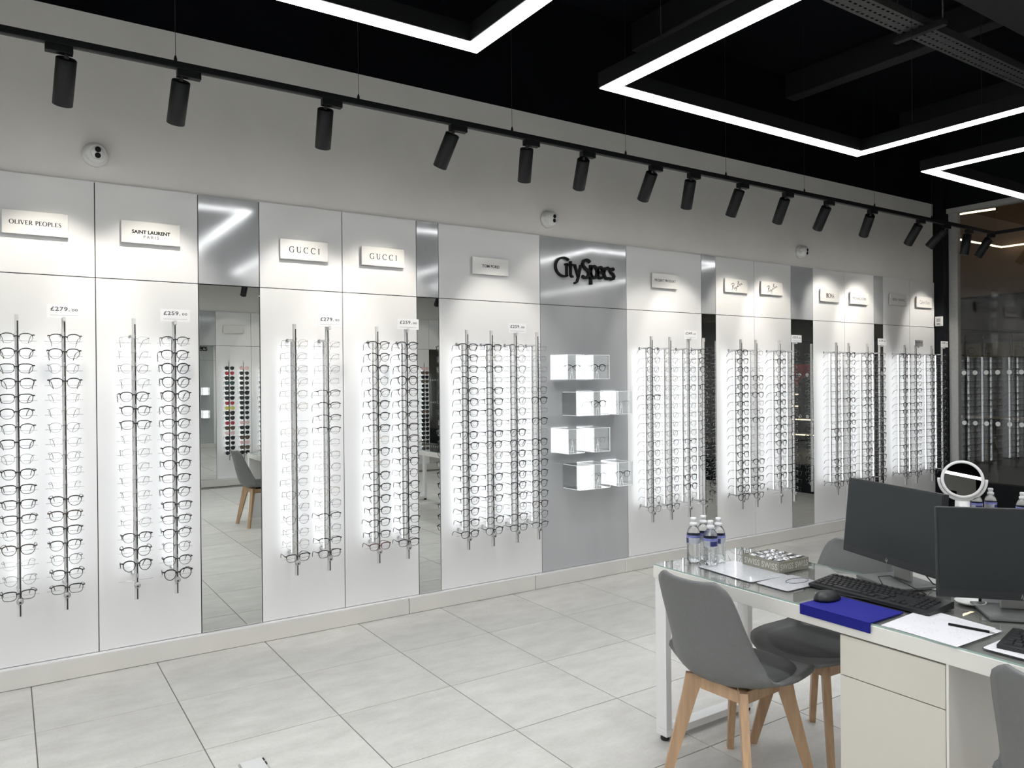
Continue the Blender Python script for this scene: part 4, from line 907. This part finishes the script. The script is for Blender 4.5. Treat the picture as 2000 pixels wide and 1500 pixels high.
# ---- keyboards, mouse, pad
KEY_ME = {}
def key_mesh(wd):
    if wd not in KEY_ME:
        a, h_ = wd/2-0.0013, 0.0082
        b = a-0.0016; c = h_-0.0014
        KEY_ME[wd] = MB().add([(-a,-h_,0),(a,-h_,0),(a,h_,0),(-a,h_,0),(-b,-c,0.005),(b,-c,0.005),(b,c,0.005),(-b,c,0.005)], [(3,2,1,0),(4,5,6,7),(0,1,5,4),(1,2,6,5),(2,3,7,6),(3,0,4,7)]).mesh('key', 'key_black')
    return KEY_ME[wd]
def make_keyboard(label, cx, cy, rz, cable=None):
    t = thing('keyboard', label, 'keyboard', (cx, cy, DT), rz, 'black desktop keyboards')
    Lk, Wk = 0.445, 0.150
    b = MB().prism([(-Wk/2, 0.002), (Wk/2, 0.002), (Wk/2, 0.026), (Wk/2-0.012, 0.026), (-Wk/2, 0.013)], -Lk/2, Lk/2)
    Mx = Matrix(((0, 0, 1, 0), (1, 0, 0, 0), (0, 1, 0, 0), (0, 0, 0, 1)))       # prism axis -> local x, profile y -> z
    part('case', b.xf(Mx), 'keyboard_black', t)
    sl = (0.026-0.013)/(Wk-0.012)
    u = 0.0187
    def k_(x, row, wd=1.0):
        y = Wk/2 - 0.020 - row*0.0196 - (0.008 if row > 0 else 0)
        o = obj('key', key_mesh(round(u*wd, 4)), t, loc=(x, y, 0.013 + sl*(y+Wk/2) + 0.0004), rot=(math.atan(sl), 0, 0))
    x0 = -Lk/2+0.012
    for i in range(13): k_(x0+u*(i*1.16+0.5), 0)
    for i in range(14): k_(x0+u*(i+0.5), 1)
    k_(x0+u*14.6, 1, 1.2)
    k_(x0+u*0.75, 2, 1.5)
    for i in range(13): k_(x0+u*(i+2.0), 2)
    k_(x0+u*0.9, 3, 1.8)
    for i in range(12): k_(x0+u*(i+2.3), 3)
    k_(x0+u*14.5, 3, 1.4)
    k_(x0+u*0.6, 4, 1.2)
    for i in range(10): k_(x0+u*(i+1.7), 4)
    k_(x0+u*13.2, 4, 3.0)
    for i, (p, wd) in enumerate([(0.65, 1.3), (1.95, 1.3), (3.25, 1.3), (6.9, 6.0), (10.55, 1.3), (11.85, 1.3), (13.9, 1.3)]):
        if i != 3: k_(x0+u*p, 5, wd)
    k_(x0+u*6.9, 5, 6.0)
    for r in range(3):
        for i in range(3):
            if r != 2: k_(x0+u*(16.0+i), r, 1.0)
    k_(x0+u*17.0, 4)
    for i in range(3): k_(x0+u*(16.0+i), 5)
    for r in range(1, 6):
        for i in range(4):
            if x0+u*(19.6+i) < Lk/2-0.012: k_(x0+u*(19.6+i), r)
    for s in (-1, 1): part('foot', MB().cbox(s*0.19-0.02, s*0.19+0.02, Wk/2-0.03, Wk/2-0.02, 0.0003, 0.0022, 0.0005), 'rubber', t)
    if cable: part('cable', MB().tube(cable, 0.002, 6), 'rubber', t)
# local x of the keyboard runs along -Y of the room (left end far from the camera), keys towards -X
make_keyboard('black keyboard before the further monitor, seen from the side', 2.530, 1.525, math.radians(-91), [(-0.02, 0.075, 0.018), (-0.05, 0.085, 0.05), (-0.02, 0.11, 0.055), (0.04, 0.13, 0.03), (0.09, 0.15, 0.006)])
make_keyboard('black keyboard at the right edge of the photo, partly cut off', 2.424, 0.835, math.radians(-82))
ms = thing('computer_mouse', 'black computer mouse resting on the blue mat', 'mouse', (2.352, 1.598, DT+0.0042), math.radians(-96))
mo = MB(); n = 20; rows = 9; vs = []
for i in range(rows):
    a = PI/2*i/(rows-1); rr = math.cos(a)**0.75 if i < rows-1 else 0.0
    for j in range(n):
        b_ = 2*PI*j/n; c, s = math.cos(b_), math.sin(b_)
        vs.append((0.033*c*rr*(1-0.10*s), 0.056*s*rr, 0.002 + 0.030*math.sin(a)*(1 - 0.18*s*rr)))
mo.add(vs, [(i*n+j, i*n+(j+1) % n, (i+1)*n+(j+1) % n, (i+1)*n+j) for i in range(rows-1) for j in range(n)] + [tuple(range(n))[::-1]], 0, True)
part('body', mo, 'keyboard_black', ms)
part('scroll_wheel', MB().lathe([(0, -0.003), (0.008, -0.003), (0.008, 0.003), (0, 0.003)], 14).xf(Matrix.Translation((0, 0.034, 0.0235)) @ Matrix.Rotation(PI/2, 4, 'Y')), 'rubber', ms)
part('cable', MB().tube([(0, 0.055, 0.010), (0.03, 0.08, 0.006), (0.09, 0.12, 0.003), (0.12, 0.17, 0.003)], 0.002, 6), 'rubber', ms)
# blue mat folded over the desk edge
mat = thing('mouse_mat', 'bright blue mat folded over the desk front edge', 'mat', (2.24, 1.50, DT))
part('mat_top', MB().cbox(-0.006, 0.185, -0.128, 0.124, 0.0004, 0.004, 0.001), 'pad_blue', mat)
part('mat_flap', MB().cbox(-0.006, -0.0012, -0.128, 0.124, -0.030, 0.0003, 0.001), 'pad_blue', mat)

# ---- papers and laminated sheets
def sheet(name, label, cat, corners, z0, z1, m_, group=None):
    cx = sum(c[0] for c in corners)/4; cy = sum(c[1] for c in corners)/4
    o = part(name, MB().prism([(x-cx, y-cy) for x, y in corners], 0, z1-z0), m_, None); o.location = (cx, cy, z0); tag(o, label, cat, group); return o
def rsheet(name, label, cat, cx, cy, wx, wy, rot, z0, th, m_, rad=0.012, group=None):
    t = part(name, MB(), m_, None) if False else None
    pts = []
    for sx, sy, a0 in ((1, 1, 0), (-1, 1, 90), (-1, -1, 180), (1, -1, 270)):
        for k in range(5):
            a = math.radians(a0 + 90*k/4); pts.append((sx*(wx/2-rad)+rad*math.cos(a), sy*(wy/2-rad)+rad*math.sin(a)))
    root = thing(name, label, cat, (cx, cy, z0), rot, group)
    part('sheet', MB().prism([(x*0.985, y*0.985) for x, y in pts], th*0.4, th), m_, root); part('dark_border', MB().prism(pts, 0.0, th*0.38), 'rubber', root)
    return root
rsheet('laminated_sheet', 'laminated price sheet beside the bottles, left of two', 'sheet', 2.437, 2.035, 0.205, 0.29, math.radians(-5), DT+0.0003, 0.003, 'laminated_print', group='laminated sheets on the desk')
rs2 = rsheet('laminated_sheet', 'laminated sheet with an oval drawing, in front of the keyboard end', 'sheet', 2.437, 1.815, 0.21, 0.145, math.radians(-1), DT+0.0003, 0.003, 'laminated_print', group='laminated sheets on the desk')
part('oval_line', MB().tube([(0.045+0.055*math.cos(2*PI*i/24), 0.0+0.028*math.sin(2*PI*i/24), 0.0034) for i in range(24)], 0.0016, 4, closed=True), 'ink_grey', rs2)
sheet('paper_sheet', 'white printed form at the desk edge, under another sheet', 'paper', [(2.248, 1.345), (2.246, 1.13), (2.505, 1.13), (2.53, 1.36)], DT+0.0003, DT+0.0012, 'paper_print', 'printed forms on the desk')
sheet('paper_sheet', 'topmost white printed form between keyboard and desk edge', 'paper', [(2.25, 1.318), (2.238, 1.112), (2.488, 1.105), (2.512, 1.306)], DT+0.0014, DT+0.0024, 'paper_print', 'printed forms on the desk')
rsheet('clipboard_sheet', 'dark-edged sheet lying under the right-hand keyboard', 'sheet', 2.352, 0.955, 0.125, 0.235, 0.02, DT+0.0003, 0.0016, 'paper_print')
pn = thing('pen', 'thin black pen lying on the white forms', 'pen', (2.425, 1.165, DT+0.0066), math.radians(-78))
part('barrel', MB().tube([(-0.06, 0, 0), (0.05, 0, 0)], 0.0036, 10), 'ink_black', pn); part('tip', MB().tube([(0.05, 0, 0), (0.065, 0, 0)], [0.0034, 0.0008], 10), 'silver_plastic', pn)
# small glass dish and cable coil between the screens
sd = thing('round_saucer', 'small white round dish under the right-hand monitor', 'dish', (2.705, 1.30, DT))
part('dish', MB().lathe([(0, 0.0004), (0.03, 0.0004), (0.046, 0.008), (0.048, 0.012), (0.044, 0.011), (0.03, 0.004), (0, 0.004)], 28), 'plastic_white', sd)
fr = thing('framed_card', 'small black-framed card standing behind the right-hand monitor', 'card', (2.765, 1.225, DT), math.radians(-55))
part('frame', MB().cbox(-0.07, 0.07, 0, 0.008, 0.0004, 0.06, 0.002), 'ink_black', fr); part('card', MB().box(-0.062, 0.062, -0.001, -0.0002, 0.008, 0.052), 'card_white', fr)

# ---- box with wrapped sweets
bxr = thing('sweet_box', 'olive cardboard tray with pale lettering, full of foil sweets', 'box', (2.612, 2.012, DT+0.0005), math.radians(-2))
hx, hy, hb = 0.088, 0.092, 0.046
part('tray', MB().box(-hx, hx, -hy, hy, 0, 0.003).join(MB().box(-hx, -hx+0.003, -hy, hy, 0.0031, hb)).join(MB().box(hx-0.003, hx, -hy, hy, 0.0031, hb)).join(MB().box(-hx+0.0031, hx-0.0031, -hy, -hy+0.003, 0.0031, hb)).join(MB().box(-hx+0.0031, hx-0.0031, hy-0.003, hy, 0.0031, hb)), 'box_olive', bxr)
tw = fit(text_mb('SWISS SWISS', 1, 0.012, 1.05), 0.165, cz=0.024, height=0.024)
part('lettering', MB().join(tw, Matrix.Translation((0, -hy-0.0005, 0))), 'box_print', bxr)
part('lettering', MB().join(tw, Matrix.Rotation(-PI/2, 4, 'Z') @ Matrix.Translation((0, -hx-0.0005, 0))), 'box_print', bxr)
sw_me = MB().lathe([(0, 0), (0.013, 0.001), (0.0195, 0.006), (0.0190, 0.009), (0.012, 0.0135), (0, 0.015)], 14).mesh('wrapped_sweet', 'foil_silver')
for i in range(4):
    for j in range(4):
        o = obj('wrapped_sweet', sw_me, None, loc=(2.612-0.061+0.0405*i, 2.012-0.063+0.042*j, DT+0.036+rg.uniform(0, 0.003)), rot=(rg.uniform(-0.25, 0.25), rg.uniform(-0.25, 0.25), rg.uniform(0, 6)))
        o.scale = (1.0, 0.95, 1.0)
        tag(o, 'silver foil sweet in the olive tray, %s row of four, %s from the window end' % (ORD[i], ORD[j]), 'sweet', 'foil sweets in the tray')

# ---- water bottles
Hb = 0.178
bp_ = [(0.0, 0.002), (0.020, 0.0005), (0.0265, 0.004), (0.0285, 0.012)]
for k in range(5): bp_ += [(0.0285, 0.016+k*0.011), (0.0268, 0.0215+k*0.011)]
bp_ += [(0.0285, 0.073), (0.0285, 0.112), (0.0275, 0.122), (0.0235, 0.136), (0.0165, 0.146), (0.0135, 0.150), (0.0135, 0.154), (0, 0.154)]
bottle_me = dict(body=MB().lathe(bp_, 28).mesh('bottle_body', 'water_bottle_clear'),
    cap=MB().lathe([(0.0138, 0.1515), (0.0155, 0.152), (0.0155, 0.163), (0.012, 0.165), (0.0105, 0.166), (0.0105, 0.172), (0.0122, 0.173), (0.0122, 0.183), (0.0105, 0.185), (0, 0.185)], 22).mesh('sports_cap', 'cap_white'),
    label=MB().lathe([(0.0288, 0.078), (0.0290, 0.0785), (0.0290, 0.106), (0.0288, 0.1065)], 28, cap=False).mesh('label_sleeve', 'label_white'),
    band=MB().lathe([(0.0291, 0.104), (0.0293, 0.1045), (0.0293, 0.113), (0.0291, 0.1135)], 28, cap=False).mesh('label_band', 'label_blue'))
def patch(a0, a1):
    mb = MB(); n = 8; vs = []
    for i in range(n+1):
        a = math.radians(a0+(a1-a0)*i/n)
        for z in (0.082, 0.102): vs.append((0.0294*math.cos(a), 0.0294*math.sin(a), z))
    return mb.add(vs, [(2*i, 2*i+2, 2*i+3, 2*i+1) for i in range(n)])
patch_me = patch(-40, 30).mesh('label_emblem', 'label_navy')
def make_bottle(label, x, y, rz, z=DT):
    t = thing('water_bottle', label, 'bottle', (x, y, z+0.0006), rz, 'water bottles with sports caps')
    obj('bottle_body', bottle_me['body'], t); obj('sports_cap', bottle_me['cap'], t); obj('label_sleeve', bottle_me['label'], t); obj('label_band', bottle_me['band'], t); obj('label_emblem', patch_me, t)
make_bottle('clear water bottle, leftmost of four at the desk corner', 2.405, 2.262, math.radians(150))
make_bottle('clear water bottle, nearest of four at the desk corner', 2.415, 2.178, math.radians(-100))
make_bottle('clear water bottle, rightmost of four at the desk corner', 2.487, 2.200, math.radians(-150))
make_bottle('clear water bottle, hindmost of four at the desk corner', 2.475, 2.272, math.radians(60))
make_bottle('clear water bottle beside the round mirror, partly hidden by it', 4.20, 1.985, math.radians(-120))
make_bottle('clear water bottle right of the round mirror stand', 4.285, 1.955, math.radians(-80))
make_bottle('clear water bottle at the right photo edge above the monitor', 4.25, 1.79, math.radians(-140))

# ---- round table mirror on the second desk
mr_ = thing('table_mirror', 'round white vanity mirror on a stand behind the monitors', 'mirror', (4.16, 2.035, DT), math.radians(28))
Rm = Matrix.Translation((0, 0, 0.232)) @ Matrix.Rotation(math.radians(-77), 4, 'Y')      # disc normal towards local -x, leaning back
part('rim', MB().lathe([(0.084, -0.010), (0.097, -0.010), (0.099, -0.006), (0.099, 0.004), (0.096, 0.009), (0.086, 0.009), (0.084, 0.007), (0.084, -0.010)], 48, cap=False).xf(Rm), 'plastic_white', mr_)
part('mirror_glass', MB().lathe([(0, 0.0078), (0.0838, 0.0078), (0.0838, 0.0086), (0, 0.0086)], 48, smooth=False).xf(Rm), 'mirror', mr_)
part('back_shell', MB().lathe([(0, -0.010), (0.0838, -0.010), (0.0838, -0.006), (0, -0.006)], 48).xf(Rm), 'plastic_white', mr_)
part('yoke', MB().tube([(0, 0.108*math.cos(math.radians(a)), 0.232+0.108*math.sin(math.radians(a))) for a in range(178, 363, 8)], 0.0075, 8), 'plastic_white', mr_)
part('stand', MB().lathe([(0.042, 0.0), (0.043, 0.004), (0.036, 0.06), (0.034, 0.121), (0.0, 0.122)], 28), 'plastic_white', mr_)
dk = thing('tape_dispenser', 'small dark grey tape dispenser behind the right-hand monitor', 'tape dispenser', (4.32, 1.885, DT), math.radians(-40))
part('body', MB().prism([(-0.06, 0.0005), (0.06, 0.0005), (0.06, 0.03), (0.02, 0.038), (-0.06, 0.055)], -0.02, 0.02).xf(Matrix.Rotation(PI/2, 4, 'X')), 'base_grey', dk)
part('cutter', MB().cbox(0.05, 0.075, -0.015, 0.015, 0.031, 0.038, 0.002), 'silver_plastic', dk)

# ---- floor box near the lower edge
fb = thing('floor_box', 'small grey floor socket box lid in the tiled floor', 'floor box', (0.748, 2.90, 0.0))
part('frame', MB().cbox(-0.004, 0.094, -0.10, 0.184, 0.0003, 0.005, 0.001), 'silver_plastic', fb); part('lid', MB().cbox(0.0, 0.084, -0.094, 0.179, 0.0052, 0.012, 0.002), 'aluminium', fb)
for y in (0.12, 0.155): part('hinge', MB().cbox(0.085, 0.091, y, y+0.018, 0.0052, 0.011, 0.001), 'rubber', fb)
# small white sensor on the column
se = thing('wall_thermostat', 'small white control box on the black column', 'thermostat', (8.62, 4.452, 2.06))
part('case', MB().cbox(-0.03, -0.0003, -0.045, 0.03, 0, 0.105, 0.004), 'plastic_white', se); part('display', MB().box(-0.0306, -0.03, -0.03, 0.015, 0.045, 0.085), 'ink_light', se); part('button', MB().cbox(-0.033, -0.0302, -0.025, 0.01, 0.018, 0.028, 0.0008), 'ink_grey', se)

# ================================================================== THE MALL OUTSIDE THE GLASS
mf = struct('floor_outside', MB().box(8.87, 19, -9, 12, -0.06, -0.002), 'mall_dark')
mc = struct('ceiling_outside', MB().box(8.87, 19, -9, 12, 4.6, 4.7), 'mall_brown')
sh = struct('wall_outside', MB().box(14.4, 14.5, -9, 12, 0, 4.6), 'mall_dark')
part('bulkhead', MB().box(13.6, 14.398, -9, 12, 2.85, 4.598), 'mall_brown', sh)
part('fascia', MB().cbox(13.9, 14.398, -9, 12, 2.26, 2.848, 0.01), 'mall_dark', sh)
part('side_pier', MB().box(9.2, 14.3, 11.8, 11.98, 0, 4.598), 'mall_brown', sh)
ml = thing('mall_light_line', 'warm light line under the ceiling outside, short one above', 'light', (10.33, 4.87, 3.6))
part('tube', MB().tube([(-0.046, 0.212, 0.0), (0.038, -0.217, 0.0)], 0.012, 8), 'mall_led', ml)
for y in (0.15, -0.15): part('hanger', MB().tube([(-0.2*y, y, 0.012), (-0.2*y, y, 0.99)], 0.003, 5), 'tray_steel', ml)
ml2 = thing('mall_light_line', 'warm angled light line under the ceiling outside', 'light', (13.0, 6.0, 3.6))
part('tube', MB().tube([(-1.0, -0.02, 0.0), (0.5, -0.03, 0.0), (0.5, -0.9, 0.0)], 0.013, 8), 'mall_led', ml2)
for x in (-0.8, 0.3): part('hanger', MB().tube([(x, -0.025, 0.013), (x, -0.025, 0.99)], 0.003, 5), 'tray_steel', ml2)
# shop across the mall: frames, sign, rails, shelves
sg = thing('shop_sign_board', 'olive sign board with dark capitals in the shop outside', 'sign', (14.0, 6.25, 1.83))
part('board', MB().cbox(0, 0.04, -0.75, 0.70, 0, 0.25, 0.005), 'mall_olive', sg)
for i, ch in enumerate('CL N'):
    if ch == ' ': continue
    part('letter', fit(text_mb(ch, 1, 0.02), 0.1, height=0.13).xf(Matrix.Translation((-0.002, 0.45-0.28*i, 0.12)) @ Matrix.Rotation(-PI/2, 4, 'Z')), 'mall_dark', sg)
gr = thing('shop_frame_grid', 'black steel frame grid in the shopfront outside', 'frame', (13.9, 6.2, 0))
for z in (1.78, 2.12, 2.2): part('cross_bar', MB().cbox(0, 0.03, -1.2, 0.9, z, z+0.03, 0.003), 'black_metal', gr)
for y in (0.55, 0.25, -0.2, -0.6, -1.0): part('upright', MB().cbox(0, 0.03, y, y+0.035, 0.0, 2.24, 0.003), 'black_metal', gr)
cr_ = thing('clothes_rail', 'dark clothes rail with hangers in the shop outside', 'clothes rail', (13.7, 6.6, 0))
part('bar', MB().tube([(0, 0.55, 1.62), (0, -1.0, 1.62)], 0.014, 8), 'black_metal', cr_)
for y in (0.5, -0.95): part('post', MB().tube([(0, y, 0), (0, y, 1.62)], 0.014, 8), 'black_metal', cr_)
for i in range(9):
    y = 0.42-0.15*i
    t = thing('hung_garment', 'dark garment on a wooden hanger, %s along the rail outside' % ORD[i], 'garment', (13.7, y, 1.60), group='garments on the rail outside')
    part('hanger', MB().tube([(-0.2, 0, -0.16), (0, 0, -0.06), (0.2, 0, -0.16)], 0.012, 6).join(MB().tube([(0, 0, -0.06), (0, 0, 0.0), (0.02, 0, 0.03)], 0.004, 5)), 'hanger_wood', t)
    part('cloth', MB().prism([(-0.21, -0.9), (0.21, -0.9), (0.19, -0.2), (0.0, -0.09), (-0.19, -0.2)], -0.03, 0.03).xf(Matrix.Rotation(PI/2, 4, 'X')), 'garment_dark', t)
lj = thing('shop_counter', 'pale low counter front in the shop outside', 'counter', (14.0, 6.3, 0)); part('front', MB().cbox(0, 0.35, -1.2, 0.9, 0, 0.78, 0.01), 'mall_grey', lj); part('top', MB().cbox(-0.03, 0.36, -1.22, 0.92, 0.781, 0.81, 0.004), 'mall_shelf', lj)
# display seen by way of the wide mirror on the right
ds = thing('shop_shelving', 'lit shelving in the shop outside, seen in the wide mirror', 'shelving', (14.2, -1.2, 0))
part('back', MB().cbox(0.1, 0.13, -1.0, 1.0, 0, 2.1, 0.005), 'mall_dark', ds)
for z in (0.30, 0.62, 0.90, 1.15): part('shelf', MB().cbox(-0.25, 0.099, -1.0, 1.0, z, z+0.03, 0.003), 'mall_shelf', ds); 
for z in (0.30, 0.62, 0.90, 1.15): part('shelf_light', MB().box(-0.258, -0.2502, -1.0, 1.0, z+0.008, z+0.022), 'mall_led', ds)
rp = thing('red_banner', 'red banner hanging in the shop outside, seen in the wide mirror', 'banner', (13.9, -1.0, 1.38)); part('cloth', MB().prism([(-0.35, 0.25), (-0.1, -0.1), (0.45, 0.15), (0.45, 0.42), (-0.35, 0.42)], -0.01, 0.01).xf(Matrix.Rotation(PI/2, 4, 'Z') @ Matrix.Rotation(PI/2, 4, 'X')), 'mall_red', rp)
part('rod', MB().tube([(0, -0.4, 0.43), (0, 0.5, 0.43)], 0.012, 8), 'black_metal', rp)
lp = thing('pendant_lamp', 'small orange pendant lamp glowing in the mall outside', 'lamp', (12.2, 0.6, 1.9)); part('globe', MB().lathe([(0.1*math.sin(PI*k/10), -0.1*math.cos(PI*k/10)) for k in range(11)], 18), 'mall_lamp', lp); part('cord', MB().tube([(0, 0, 0.1), (0, 0, 2.69)], 0.006, 6), 'black_metal', lp)
# dim light of the mall itself: rows of ceiling lamps
for i, (x, y) in enumerate([(11.5, 3.5), (11.5, -1.5), (11.5, 8.0)]):
    t = thing('mall_ceiling_lamp', 'round ceiling lamp of the mall outside, %s from the display wall side' % ORD[[1, 2, 0][i]], 'lamp', (x, y, 4.55), group='ceiling lamps of the mall')
    part('ring', MB().lathe([(0.12, 0.0), (0.14, 0.0), (0.14, 0.05), (0.12, 0.05), (0.12, 0.0)], 24, cap=False), 'black_metal', t); part('disc', MB().lathe([(0, 0.01), (0.118, 0.01), (0.118, 0.02), (0, 0.02)], 24), 'mall_led', t)
    lt = bpy.data.lights.new('mall_lamp_light', 'POINT'); lt.energy = 26; lt.color = (1, 0.8, 0.6); lt.shadow_soft_size = 0.1
    lo = bpy.data.objects.new('mall_lamp_light', lt); C.objects.link(lo); lo.parent = t; lo.location = (0, 0, -0.15)
